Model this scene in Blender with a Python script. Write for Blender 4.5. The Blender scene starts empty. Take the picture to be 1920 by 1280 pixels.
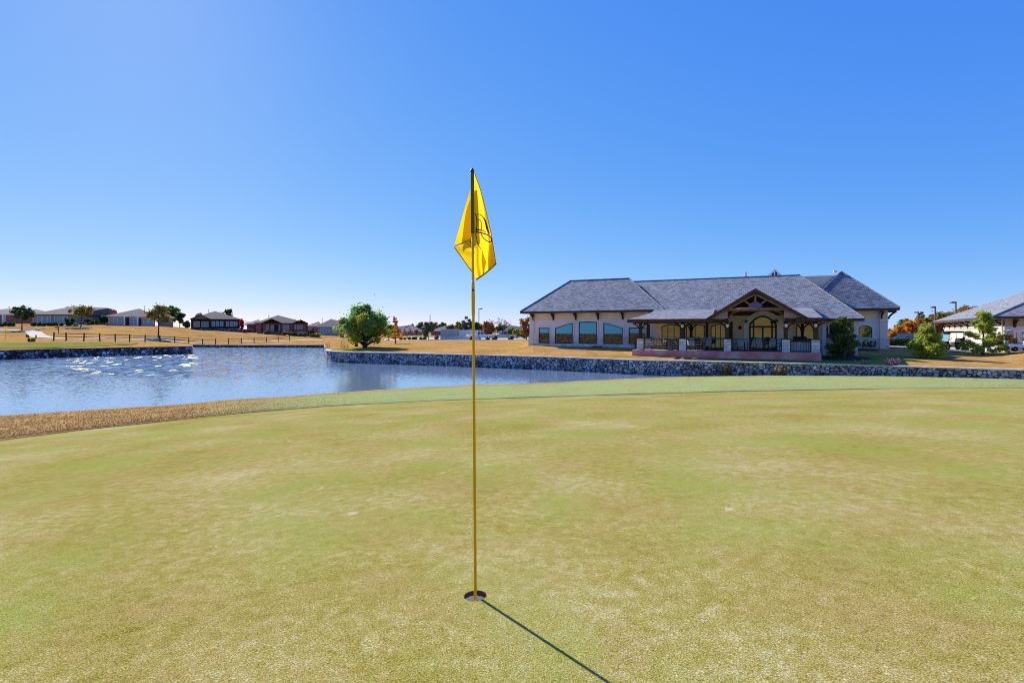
import bpy, bmesh, math, random
import numpy as np
from mathutils import Vector, Matrix

# ------------------------------------------------------------------ camera, sky, sun, exposure
scene = bpy.context.scene
COL = scene.collection
F, CZ, HOR = 950.0, 1.28, 620.0            # focal length in photo pixels, eye height, horizon row
cam_d = bpy.data.cameras.new('camera'); cam = bpy.data.objects.new('camera', cam_d); COL.objects.link(cam)
cam_d.sensor_width = 36.0; cam_d.lens = F / 1920 * 36.0
cam_d.shift_y = (HOR - 640.0) / 1920.0
cam_d.clip_start = 0.05; cam_d.clip_end = 8000
cam.location = (0, 0, CZ); cam.rotation_euler = (math.pi / 2, 0, 0)
scene.camera = cam

SUN_EL = math.radians(32); SUN_AZ = math.atan2(-0.753, 1.0)      # azimuth measured from +Y towards +X
sdir = Vector((math.sin(SUN_AZ) * math.cos(SUN_EL), math.cos(SUN_AZ) * math.cos(SUN_EL), math.sin(SUN_EL)))
sun_d = bpy.data.lights.new('sun', 'SUN'); sun_d.energy = 4.2; sun_d.angle = math.radians(0.5)
sun_d.color = (1.0, 0.93, 0.82)
sun = bpy.data.objects.new('sun', sun_d); COL.objects.link(sun)
sun.rotation_euler = sdir.to_track_quat('Z', 'Y').to_euler()
sun.location = (-20, 30, 40)

world = bpy.data.worlds.new('World'); scene.world = world; world.use_nodes = True
wn, wl = world.node_tree.nodes, world.node_tree.links
bg = wn['Background']
sky = wn.new('ShaderNodeTexSky'); sky.sky_type = 'NISHITA'; sky.sun_disc = False
sky.sun_elevation = SUN_EL; sky.sun_rotation = SUN_AZ
sky.air_density = 0.6; sky.dust_density = 0.08; sky.ozone_density = 4.0; sky.altitude = 0
EXPO = 1.0
# tone of a deep late-autumn blue: each channel of the sky gets its own response
sep = wn.new('ShaderNodeSeparateColor'); com = wn.new('ShaderNodeCombineColor'); wl.new(sky.outputs[0], sep.inputs[0])
for i, (gain, power) in enumerate(((1.05, 1.0), (0.865, 0.57), (1.02, 0.12))):
    m1 = wn.new('ShaderNodeMath'); m1.operation = 'MULTIPLY'; m1.inputs[1].default_value = 0.1; wl.new(sep.outputs[i], m1.inputs[0])
    m2 = wn.new('ShaderNodeMath'); m2.operation = 'POWER'; m2.inputs[1].default_value = power; wl.new(m1.outputs[0], m2.inputs[0])
    m3 = wn.new('ShaderNodeMath'); m3.operation = 'MULTIPLY'; m3.inputs[1].default_value = gain * 10 / 2 ** EXPO; wl.new(m2.outputs[0], m3.inputs[0])
    wl.new(m3.outputs[0], com.inputs[i])
wl.new(com.outputs[0], bg.inputs['Color']); bg.inputs['Strength'].default_value = 0.1
scene.cycles.filter_width = 1.1; scene.cycles.caustics_reflective = False; scene.cycles.caustics_refractive = False; scene.cycles.use_denoising = True; scene.cycles.denoiser = 'OPENIMAGEDENOISE'; scene.cycles.denoising_input_passes = 'RGB_ALBEDO_NORMAL'; scene.cycles.denoising_prefilter = 'ACCURATE'; scene.cycles.use_adaptive_sampling = False; scene.cycles.sample_clamp_direct = 5.0
scene.view_settings.view_transform = 'Standard'; scene.view_settings.look = 'None'
scene.view_settings.exposure = EXPO; scene.view_settings.gamma = 1.0

# ------------------------------------------------------------------ helpers: pixels to place
def at(px, py, d):
    return Vector(((px - 960) / F * d, d, CZ + (HOR - py) / F * d))
def sx(px, d): return (px - 960) / F * d
def hz(py, d): return CZ + (HOR - py) / F * d

rng = np.random.default_rng(7)
random.seed(11)

# ------------------------------------------------------------------ materials
M = {}
class NT:
    def __init__(s, name):
        s.m = bpy.data.materials.new(name); s.m.use_nodes = True
        s.n, s.l = s.m.node_tree.nodes, s.m.node_tree.links
        s.b = s.n['Principled BSDF']; s.out = s.n['Material Output']; M[name] = s.m
    def add(s, t, **kw):
        nd = s.n.new('ShaderNode' + t)
        for k, v in kw.items():
            if k in nd.inputs: nd.inputs[k].default_value = v
            else: setattr(nd, k, v)
        return nd
    def link(s, a, b): s.l.new(a, b)
    def coords(s, kind='Object', scale=(1, 1, 1)):
        tc = s.add('TexCoord'); mp = s.add('Mapping'); mp.inputs['Scale'].default_value = scale
        s.link(tc.outputs[kind], mp.inputs['Vector']); return mp.outputs[0]
    def noise(s, vec, scale, detail=3, rough=0.55):
        nd = s.add('TexNoise'); nd.inputs['Scale'].default_value = scale; nd.inputs['Detail'].default_value = detail
        nd.inputs['Roughness'].default_value = rough; s.link(vec, nd.inputs['Vector']); return nd
    def ramp(s, fac, stops, interp='LINEAR'):
        r = s.add('ValToRGB'); e = r.color_ramp.elements; r.color_ramp.interpolation = interp
        e[0].position, e[0].color = stops[0][0], (*stops[0][1], 1)
        e[1].position, e[1].color = stops[-1][0], (*stops[-1][1], 1)
        for p, c in stops[1:-1]:
            x = e.new(p); x.color = (*c, 1)
        s.link(fac, r.inputs[0]); return r.outputs[0]
    def mix(s, fac, a, b, mode='MIX'):
        m = s.add('MixRGB', blend_type=mode)
        for i, v in enumerate((fac, a, b)):
            if hasattr(v, 'is_linked'): s.link(v, m.inputs[i])
            elif i == 0: m.inputs[0].default_value = v
            else: m.inputs[i].default_value = (*v, 1)
        return m.outputs[0]
    def math(s, op, a, b=0.0, clamp=False):
        m = s.add('Math', operation=op); m.use_clamp = clamp
        for i, v in enumerate((a, b)):
            if hasattr(v, 'is_linked'): s.link(v, m.inputs[i])
            else: m.inputs[i].default_value = v
        return m.outputs[0]
    def col(s, c):
        if hasattr(c, 'is_linked'): s.link(c, s.b.inputs['Base Color'])
        else: s.b.inputs['Base Color'].default_value = (*c, 1)
    def bump(s, h, strength=0.3, dist=0.02):
        b = s.add('Bump'); b.inputs['Strength'].default_value = strength; b.inputs['Distance'].default_value = dist
        s.link(h, b.inputs['Height']); s.link(b.outputs[0], s.b.inputs['Normal'])
    def grain(s, vec, scale, k):
        """micro surface direction from noise, independent of pixel size (flat ground)"""
        n = s.noise(vec, scale, 2)
        v = s.add('VectorMath', operation='SUBTRACT'); s.link(n.outputs['Color'], v.inputs[0]); v.inputs[1].default_value = (.5, .5, .5)
        w = s.add('VectorMath', operation='MULTIPLY'); s.link(v.outputs[0], w.inputs[0]); w.inputs[1].default_value = (k, k, 0)
        g = s.add('NewGeometry'); a = s.add('VectorMath', operation='ADD'); s.link(g.outputs['Normal'], a.inputs[0]); s.link(w.outputs[0], a.inputs[1])
        z = s.add('VectorMath', operation='NORMALIZE'); s.link(a.outputs[0], z.inputs[0]); s.link(z.outputs[0], s.b.inputs['Normal'])
        return w
    def rough(s, r, spec=0.3):
        s.b.inputs['Roughness'].default_value = r; s.b.inputs['Specular IOR Level'].default_value = spec

def plain(name, c, rough=0.6, spec=0.3, metal=0.0, vary=0.12, scale=3.0):
    t = NT(name); v = t.coords(); n = t.noise(v, scale, 4)
    lo = tuple(x * (1 - vary) for x in c); hi = tuple(min(1, x * (1 + vary)) for x in c)
    t.col(t.ramp(n.outputs[0], [(.3, lo), (.7, hi)])); t.rough(rough, spec); t.b.inputs['Metallic'].default_value = metal
    return t

def turf(name, stops, fine=170.0, med=9.0, big=0.55, spots=0.0, k=0.5, stretch=(1, 1, 1), attr=None, tan=None):
    t = NT(name); v = t.coords('Object', stretch)
    a, b, c = t.noise(v, fine, 2, .7), t.noise(v, med, 4, .6), t.noise(v, big, 4, .6)
    s = t.math('ADD', t.math('MULTIPLY', a.outputs[0], .95), t.math('MULTIPLY', b.outputs[0], .50))
    s = t.math('ADD', s, t.math('MULTIPLY', c.outputs[0], .50))
    s = t.math('SUBTRACT', s, .475)
    co = t.ramp(s, stops)
    # separate light / dark speckle of single blades
    sp = t.noise(v, fine * 1.7, 1, .5)
    co = t.mix(.62, co, t.ramp(sp.outputs[0], [(.30, (.08, .08, .07)), (.5, (.5, .5, .5)), (.70, (.95, .93, .9))]), 'OVERLAY')
    if tan:
        pn = t.noise(t.coords('Object', (.8, 1.3, 1)), 1.15, 5, .62)
        pm = t.ramp(pn.outputs[0], [(.47, (0, 0, 0)), (.68, (.48, .48, .48))])
        co = t.mix(pm, co, t.mix(.8, tan, t.ramp(sp.outputs[0], [(.30, (.12, .12, .11)), (.5, (.5, .5, .5)), (.70, (.92, .9, .88))]), 'OVERLAY'))
        gn = t.noise(t.coords('Object', (1.1, .9, 1)), .8, 5, .62); gm = t.ramp(gn.outputs[0], [(.47, (0, 0, 0)), (.68, (.85, .85, .85))])
        co = t.mix(gm, co, t.mix(.8, (.225, .250, .055), t.ramp(sp.outputs[0], [(.30, (.12, .12, .11)), (.5, (.5, .5, .5)), (.70, (.92, .9, .88))]), 'OVERLAY'))
    if spots:
        vo = t.add('TexVoronoi'); vo.inputs['Scale'].default_value = 1.7; t.link(t.coords('Object', (1, 1.0, 1)), vo.inputs['Vector'])
        wob = t.noise(v, 22, 2)
        dd = t.math('ADD', vo.outputs['Distance'], t.math('MULTIPLY', wob.outputs[0], .12))
        m = t.math('LESS_THAN', dd, .125)
        rnd = t.add('SeparateColor'); t.link(vo.outputs['Color'], rnd.inputs[0])
        m = t.math('MULTIPLY', m, t.math('GREATER_THAN', rnd.outputs[0], .62))
        co = t.mix(t.math('MULTIPLY', m, spots), co, (.50, .43, .30))
        vo2 = t.add('TexVoronoi'); vo2.inputs['Scale'].default_value = 1.1; t.link(t.coords('Object', (1.3, 1.1, 1)), vo2.inputs['Vector'])
        d2 = t.math('ADD', vo2.outputs['Distance'], t.math('MULTIPLY', wob.outputs[0], .08))
        m2 = t.math('LESS_THAN', d2, .062)
        rn2 = t.add('SeparateColor'); t.link(vo2.outputs['Color'], rn2.inputs[0])
        m2 = t.math('MULTIPLY', m2, t.math('GREATER_THAN', rn2.outputs[1], .6))
        co = t.mix(t.math('MULTIPLY', m2, .6), co, (.10, .085, .03))
    if attr:
        at_ = t.add('Attribute'); at_.attribute_name = attr[0]
        n2 = t.noise(v, attr[2], 3)
        f = t.math('MULTIPLY', at_.outputs['Fac'], t.math('MULTIPLY', n2.outputs[0], 1.9), True)
        co2 = t.mix(.5, attr[1], t.ramp(sp.outputs[0], [(.32, (.25, .25, .2)), (.5, (.5, .5, .5)), (.7, (.8, .8, .75))]), 'OVERLAY')
        co = t.mix(f, co, co2)
    t.col(co); t.rough(1.0, .0)
    t.grain(v, fine * .8, k)
    return t

# foliage
def leafmat(name, dark, light, tint=None):
    t = NT(name)
    g = t.add('NewGeometry'); v = t.coords(); n = t.noise(v, .9, 2)
    f = t.math('ADD', t.math('MULTIPLY', g.outputs['Random Per Island'], .6), t.math('MULTIPLY', n.outputs[0], .5))
    co = t.ramp(f, [(.2, dark), (.8, light)])
    if tint:
        n2 = t.noise(v, .33, 1)
        co = t.mix(t.ramp(n2.outputs[0], [(.46, (0, 0, 0)), (.58, (1, 1, 1))]), co, tint)
    t.col(co); t.rough(.6, .2)
    tr = t.add('BsdfTranslucent'); t.link(co, tr.inputs['Color'])
    mx = t.add('MixShader'); mx.inputs[0].default_value = .45
    t.link(t.b.outputs[0], mx.inputs[1]); t.link(tr.outputs[0], mx.inputs[2]); t.link(mx.outputs[0], t.out.inputs['Surface'])

leafmat('leaf_green', (0.036, 0.087, 0.017), (0.145, 0.246, 0.043))
leafmat('leaf_turning', (.06, .18, .06), (.27, .45, .09), (.46, .42, .05)) #(0.051, 0.123, 0.036), (0.189, 0.319, 0.072), (0.435, 0.304, 0.036))
leafmat('leaf_dark', (.028, .062, .024), (.10, .165, .055)) #(0.020, 0.046, 0.017), (0.072, 0.123, 0.036))
leafmat('leaf_olive', (0.131, 0.123, 0.029), (0.348, 0.275, 0.072))
leafmat('leaf_orange', (0.348, 0.145, 0.017), (0.725, 0.334, 0.043))
leafmat('leaf_rust', (0.232, 0.094, 0.029), (0.493, 0.217, 0.065))
leafmat('leaf_red', (0.464, 0.029, 0.043), (0.800, 0.087, 0.102))
leafmat('leaf_yellow', (0.290, 0.246, 0.022), (0.609, 0.522, 0.058))
leafmat('leaf_grey', (0.102, 0.123, 0.072), (0.246, 0.261, 0.160))
leafmat('needle', (.13, .19, .025), (.55, .62, .09))
leafmat('needle_dark', (.035, .075, .022), (.20, .28, .05)) #(0.014, 0.041, 0.017), (0.065, 0.109, 0.029))
leafmat('leaf_dry', (0.319, 0.217, 0.102), (0.609, 0.450, 0.232))
leafmat('leaf_purple', (0.145, 0.072, 0.131), (0.435, 0.261, 0.348))
plain('bark', (.075, .055, .042), .9, .1, vary=.4, scale=9)
plain('bark_pale', (.20, .17, .15), .9, .1, vary=.3, scale=9)

# turf
turf('green_turf', [(.28, (.125, .122, .016)), (.38, (.21, .195, .030)), (.46, (.29, .215, .070)), (.53, (.26, .245, .060)), (.60, (.335, .28, .125)), (.70, (.42, .39, .24))], fine=125, med=13, big=.62, spots=.55, k=.6, tan=(.30, .205, .085))
turf('far_green_turf', [(.3, (.15, .17, .03)), (.5, (.22, .215, .045)), (.7, (.28, .25, .09))], fine=40, med=3, big=.25)
turf('bank_turf', [(.30, (.18, .10, .035)), (.45, (.32, .185, .065)), (.58, (.40, .25, .095)), (.72, (.50, .38, .20))],
     fine=60, med=6, big=.7, k=.9, attr=('green', (.26, .315, .125), .8))
turf('lawn_turf', [(.28, (.15, .075, .020)), (.42, (.32, .175, .055)), (.58, (.45, .26, .090)), (.76, (.56, .39, .17))],
     fine=30, med=2.2, big=.22, k=.7, attr=('lush', (.17, .20, .035), .7))

# water
t = NT('water'); v = t.coords('Object', (1, 1, 1))
lay = t.noise(t.coords('Object', (.10, .16, 1)), 1.0, 2)
w1 = t.noise(t.coords('Object', (1.0, 1.7, 1)), 2.6, 3, .6)
w2 = t.noise(t.coords('Object', (1.0, 1.4, 1)), 9.0, 2, .6)
s1 = t.add('VectorMath', operation='ADD'); t.link(w1.outputs['Color'], s1.inputs[0]); t.link(w2.outputs['Color'], s1.inputs[1])
s2 = t.add('VectorMath', operation='SUBTRACT'); t.link(s1.outputs[0], s2.inputs[0]); s2.inputs[1].default_value = (1, 1, 1)
wd = t.add('Attribute'); wd.attribute_name = 'wind'
kk = t.math('ADD', t.math('MULTIPLY', wd.outputs['Fac'], t.math('ADD', lay.outputs[0], .35)), .06)
s3 = t.add('VectorMath', operation='SCALE'); t.link(s2.outputs[0], s3.inputs[0]); t.link(kk, s3.inputs['Scale'])
fv = t.add('TexVoronoi'); fv.voronoi_dimensions = '2D'; fv.inputs['Scale'].default_value = 1.0; t.link(t.coords('Object', (6.5, 1.15, 1)), fv.inputs['Vector'])
f1 = t.add('VectorMath', operation='SUBTRACT'); t.link(fv.outputs['Color'], f1.inputs[0]); f1.inputs[1].default_value = (.5, .5, .5)
ga = t.add('Attribute'); ga.attribute_name = 'glint'
f2 = t.add('VectorMath', operation='SCALE'); t.link(f1.outputs[0], f2.inputs[0]); t.link(ga.outputs['Fac'], f2.inputs['Scale'])
f3 = t.add('VectorMath', operation='ADD'); t.link(s3.outputs[0], f3.inputs[0]); t.link(f2.outputs[0], f3.inputs[1])
s4 = t.add('VectorMath', operation='MULTIPLY'); t.link(f3.outputs[0], s4.inputs[0]); s4.inputs[1].default_value = (1, 1, 0)
s5 = t.add('VectorMath', operation='ADD'); t.link(s4.outputs[0], s5.inputs[0]); s5.inputs[1].default_value = (0, 0, 1)
s6 = t.add('VectorMath', operation='NORMALIZE'); t.link(s5.outputs[0], s6.inputs[0]); t.link(s6.outputs[0], t.b.inputs['Normal'])
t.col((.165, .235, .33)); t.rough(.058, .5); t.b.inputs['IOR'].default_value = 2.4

# stone walls
def stone(name, cells, mortar, scale, kind='Object', stretch=(1, 1, 1), edge=.07, bump=.8):
    t = NT(name); v = t.coords(kind, stretch)
    wob = t.noise(v, 4, 2); dv = t.add('VectorMath', operation='MULTIPLY_ADD')
    t.link(wob.outputs['Color'], dv.inputs[0]); dv.inputs[1].default_value = (.24, .24, .24); t.link(v, dv.inputs[2])
    a = t.add('TexVoronoi'); a.feature = 'DISTANCE_TO_EDGE'; b = t.add('TexVoronoi')
    for x in (a, b):
        x.inputs['Scale'].default_value = scale; x.inputs['Randomness'].default_value = .9; t.link(dv.outputs[0], x.inputs['Vector'])
    sc = t.add('SeparateColor'); t.link(b.outputs['Color'], sc.inputs[0])
    co = t.ramp(sc.outputs[0], cells)
    n = t.noise(v, 14, 4); co = t.mix(.5, co, t.ramp(n.outputs[0], [(.3, (.3, .3, .3)), (.7, (.68, .68, .68))]), 'OVERLAY')
    st = t.noise(v, .55, 3); co = t.mix(.6, co, t.ramp(st.outputs[0], [(.32, (.28, .27, .27)), (.5, (.5, .5, .5)), (.68, (.68, .66, .62))]), 'OVERLAY')
    e = t.ramp(a.outputs['Distance'], [(edge * .35, (0, 0, 0)), (edge, (1, 1, 1))])
    t.col(t.mix(e, mortar, co)); t.rough(.85, .2)
    h = t.math('ADD', t.math('MULTIPLY', e, 1.0), t.math('MULTIPLY', n.outputs[0], .35))
    t.bump(h, bump, .06)
stone('field_stone', [(0, (.10, .10, .115)), (.2, (.26, .27, .30)), (.42, (.38, .39, .41)), (.6, (.46, .43, .38)), (.70, (.30, .20, .14)), (.76, (.42, .43, .46)), (1, (.60, .60, .60))],
      (.028, .027, .030), 3.7, 'Object', (1, 1, 1.1), .10)
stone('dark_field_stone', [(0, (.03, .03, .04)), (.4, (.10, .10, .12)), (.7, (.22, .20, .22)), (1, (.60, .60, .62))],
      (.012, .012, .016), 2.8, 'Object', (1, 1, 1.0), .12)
t = NT('cut_stone'); v = t.coords('UV'); br = t.add('TexBrick'); t.link(v, br.inputs['Vector'])
br.inputs['Scale'].default_value = 1.0; br.inputs['Brick Width'].default_value = .62; br.inputs['Row Height'].default_value = .26; br.inputs['Mortar Size'].default_value = .012
br.inputs['Color1'].default_value = (.52, .48, .42, 1); br.inputs['Color2'].default_value = (.78, .76, .72, 1); br.inputs['Mortar'].default_value = (.30, .27, .25, 1)
n = t.noise(v, 6, 4); co = t.mix(.45, br.outputs['Color'], t.ramp(n.outputs[0], [(.3, (.3, .28, .27)), (.7, (.7, .7, .7))]), 'OVERLAY')
t.col(co); t.rough(.85, .2); t.bump(t.math('ADD', br.outputs['Fac'], t.math('MULTIPLY', n.outputs[0], -.5)), -.5, .02)

# roofs
def shingle(name, a, b, dark):
    t = NT(name); v = t.coords('UV'); br = t.add('TexBrick'); t.link(v, br.inputs['Vector'])
    br.inputs['Scale'].default_value = 1.0; br.inputs['Brick Width'].default_value = .33; br.inputs['Row Height'].default_value = .16; br.inputs['Mortar Size'].default_value = .012
    br.inputs['Color1'].default_value = (*a, 1); br.inputs['Color2'].default_value = (*b, 1); br.inputs['Mortar'].default_value = (*dark, 1); br.offset_frequency = 2
    n = t.noise(v, .5, 4); n2 = t.noise(v, 6.5, 3, .8)
    co = t.mix(.35, br.outputs['Color'], t.ramp(n.outputs[0], [(.3, (.38, .36, .36)), (.7, (.62, .62, .64))]), 'OVERLAY')
    co = t.mix(.42, co, t.ramp(n2.outputs[0], [(.34, (.22, .21, .2)), (.5, (.5, .5, .5)), (.66, (.85, .84, .82))]), 'OVERLAY')
    t.col(co); t.rough(.9, .2); t.bump(br.outputs['Fac'], -.5, .015)
shingle('shingle_grey', (.13, .142, .165), (.30, .322, .36), (.055, .055, .06))
shingle('shingle_brown', (.13, .11, .10), (.20, .175, .16), (.07, .06, .055))

# stucco and brick
def stucco(name, c):
    t = NT(name); v = t.coords(); n = t.noise(v, 30, 4); n2 = t.noise(v, .6, 3)
    co = t.ramp(n2.outputs[0], [(.3, tuple(x * .88 for x in c)), (.7, tuple(x * 1.06 for x in c))])
    t.col(co); t.rough(.9, .15); t.bump(n.outputs[0], .25, .01)
stucco('stucco_tan', (.83, .69, .52)); stucco('stucco_grey', (.76, .69, .65)); stucco('stucco_cream', (.50, .46, .41))
stucco('stucco_white', (.88, .87, .86)); stucco('trim_white', (.74, .73, .72)); stucco('block_grey', (.40, .37, .34))
def brick(name, a, b, m):
    t = NT(name); v = t.coords('UV'); br = t.add('TexBrick'); t.link(v, br.inputs['Vector'])
    br.inputs['Scale'].default_value = 1; br.inputs['Brick Width'].default_value = .23; br.inputs['Row Height'].default_value = .08; br.inputs['Mortar Size'].default_value = .008
    br.inputs['Color1'].default_value = (*a, 1); br.inputs['Color2'].default_value = (*b, 1); br.inputs['Mortar'].default_value = (*m, 1)
    n = t.noise(v, 1.1, 3); t.col(t.mix(.4, br.outputs['Color'], t.ramp(n.outputs[0], [(.3, (.35, .35, .35)), (.7, (.65, .63, .6))]), 'OVERLAY')); t.rough(.9, .15)
brick('brick_pink', (.48, .27, .21), (.57, .36, .28), (.42, .36, .32))
brick('brick_red', (.34, .10, .085), (.45, .15, .12), (.26, .2, .18))
brick('brick_mauve', (.38, .25, .24), (.46, .33, .31), (.34, .3, .3))
plain('paint_white', (.78, .78, .77), .45, .4, vary=.04)
plain('paint_black', (.012, .012, .014), .7, .15)
plain('dark_bronze', (.030, .026, .024), .5, .4, vary=.2)
plain('iron', (.018, .018, .020), .5, .4, .3)
plain('wood_brown', (.080, .036, .022), .75, .25, vary=.45, scale=7)
plain('wood_dark', (.050, .028, .020), .75, .25, vary=.4, scale=7)
plain('wood_log', (.22, .12, .065), .75, .25, vary=.4, scale=7)
plain('wood_fence', (.060, .045, .040), .9, .1, vary=.4, scale=5)
plain('wood_siding', (.26, .17, .14), .8, .2, vary=.3, scale=6)
plain('concrete', (.36, .34, .31), .9, .15, vary=.1, scale=1.2)
plain('asphalt', (.13, .13, .135), .9, .15, vary=.15, scale=4)
plain('mulch', (.055, .045, .045), .95, .1, vary=.6, scale=14)
plain('soil', (.10, .055, .028), .95, .1, vary=.6, scale=130)
plain('plastic_white', (.74, .74, .74), .4, .4, vary=.03)
plain('rubber', (.016, .016, .017), .8, .2)
plain('steel', (.55, .56, .58), .3, .5, .9, vary=.05)
plain('sling_blue', (.32, .38, .46), .7, .2, vary=.15)
plain('slat_wood', (.44, .30, .21), .75, .2, vary=.2, scale=8)
plain('counter_slats', (.50, .53, .58), .7, .3, vary=.1)
plain('skin', (.45, .27, .19), .55, .3); plain('hair', (.05, .03, .02), .7, .2)
plain('cloth_blue', (.12, .22, .48), .8, .15); plain('cloth_white', (.74, .74, .74), .85, .15); plain('cloth_pink', (.62, .16, .17), .8, .15)
plain('cloth_khaki', (.32, .27, .19), .85, .1); plain('bag_red', (.50, .045, .05), .6, .3); plain('bag_orange', (.60, .14, .03), .6, .3)
plain('coping_pale', (.52, .49, .45), .9, .1)
plain('seat_tan', (.42, .36, .28), .6, .3); plain('blue_bag', (.03, .05, .25), .6, .3)
plain('paint_silver', (.40, .43, .47), .25, .6, .5, vary=.03); plain('paint_blue', (.02, .03, .13), .25, .6, vary=.03)
plain('paint_truck', (.80, .80, .80), .25, .6, vary=.02)
plain('soffit', (.62, .50, .36), .8, .2, vary=.05)
plain('star_iron', (.03, .015, .012), .6, .3)
plain('fan_blue', (.10, .10, .24), .6, .3)
plain('tarp_pale', (.55, .60, .62), .8, .2)
t = NT('terrace_red'); v = t.coords(); n = t.noise(v, .7, 4); n2 = t.noise(v, 5, 4)
co = t.ramp(n.outputs[0], [(.3, (.60, .15, .14)), (.5, (.66, .25, .22)), (.7, (.70, .42, .38))])
co = t.mix(.4, co, t.ramp(n2.outputs[0], [(.3, (.35, .33, .33)), (.7, (.65, .63, .63))]), 'OVERLAY'); t.col(co); t.rough(.8, .2)
t = NT('corrugated'); v = t.coords('UV'); wv = t.add('TexWave'); wv.inputs['Scale'].default_value = 1.6; t.link(v, wv.inputs['Vector'])
t.col((.55, .58, .62)); t.rough(.4, .5); t.bump(wv.outputs[0], .6, .04)
t = NT('boards'); v = t.coords('UV'); wv = t.add('TexWave'); wv.inputs['Scale'].default_value = 1.3; wv.wave_profile = 'SAW'; t.link(v, wv.inputs['Vector'])
t.col(t.ramp(wv.outputs[0], [(.0, (.07, .045, .04)), (.12, (.30, .22, .20)), (1, (.34, .25, .22))])); t.rough(.8, .2)
t = NT('louver_mat'); t.col((.9, .9, .9)); t.rough(.6, .3)
# glass: dark tinted pane with a mirror-like surface
def glass(name, c, rough=.015, spec=1.0, metal=0.0):
    t = NT(name); v = t.coords(); n = t.noise(v, 1.3, 2)
    t.col(c); t.rough(rough, spec); t.b.inputs['Metallic'].default_value = metal; t.b.inputs['IOR'].default_value = 1.7
    t.bump(n.outputs[0], .04, .05)
glass('glass_dark', (.02, .026, .03)); glass('glass_mirror', (.18, .21, .18), .02, .8, .85)
glass('glass_house', (.14, .30, .36), .2, .4); glass('glass_car', (.02, .03, .045))
t = NT('blind_teal'); t.col((.13, .55, .58)); t.rough(.25, .6)
t = NT('interior'); v = t.coords('Object', (1, 1, 1)); n = t.noise(v, 2.4, 3, .6)
t.col(t.ramp(n.outputs[0], [(.36, (.012, .014, .010)), (.46, (.075, .055, .018)), (.53, (.10, .11, .03)), (.62, (.15, .09, .03)), (.72, (.30, .33, .27))], 'CONSTANT')); t.rough(.12, .6)
# flag cloth
t = NT('flag_cloth'); v = t.coords('UV'); t.col((.78, .52, .012)); t.rough(.7, .15)
g = t.add('NewGeometry')
tr = t.add('BsdfTranslucent'); tr.inputs['Color'].default_value = (.88, .59, .010, 1)
mx = t.add('MixShader'); mx.inputs[0].default_value = .62
t.link(t.b.outputs[0], mx.inputs[1]); t.link(tr.outputs[0], mx.inputs[2]); t.link(mx.outputs[0], t.out.inputs['Surface'])
plain('flag_hem', (.42, .24, .01), .7, .2); plain('flag_sleeve', (.10, .105, .012), .6, .3, vary=.1)
plain('logo_ink', (.035, .012, .008), .6, .2)
t = plain('stick_yellow', (.78, .43, .014), .6, .1, vary=.06); plain('stick_cap', (.02, .06, .03), .5, .3)
plain('hub_blue', (.02, .05, .14), .4, .4)
plain('lamp_globe', (.70, .72, .75), .3, .5)
plain('pole_brown', (.10, .065, .05), .5, .4)
plain('hill_far', (.10, .12, .14), .95, .05, vary=.3, scale=.02)

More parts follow.
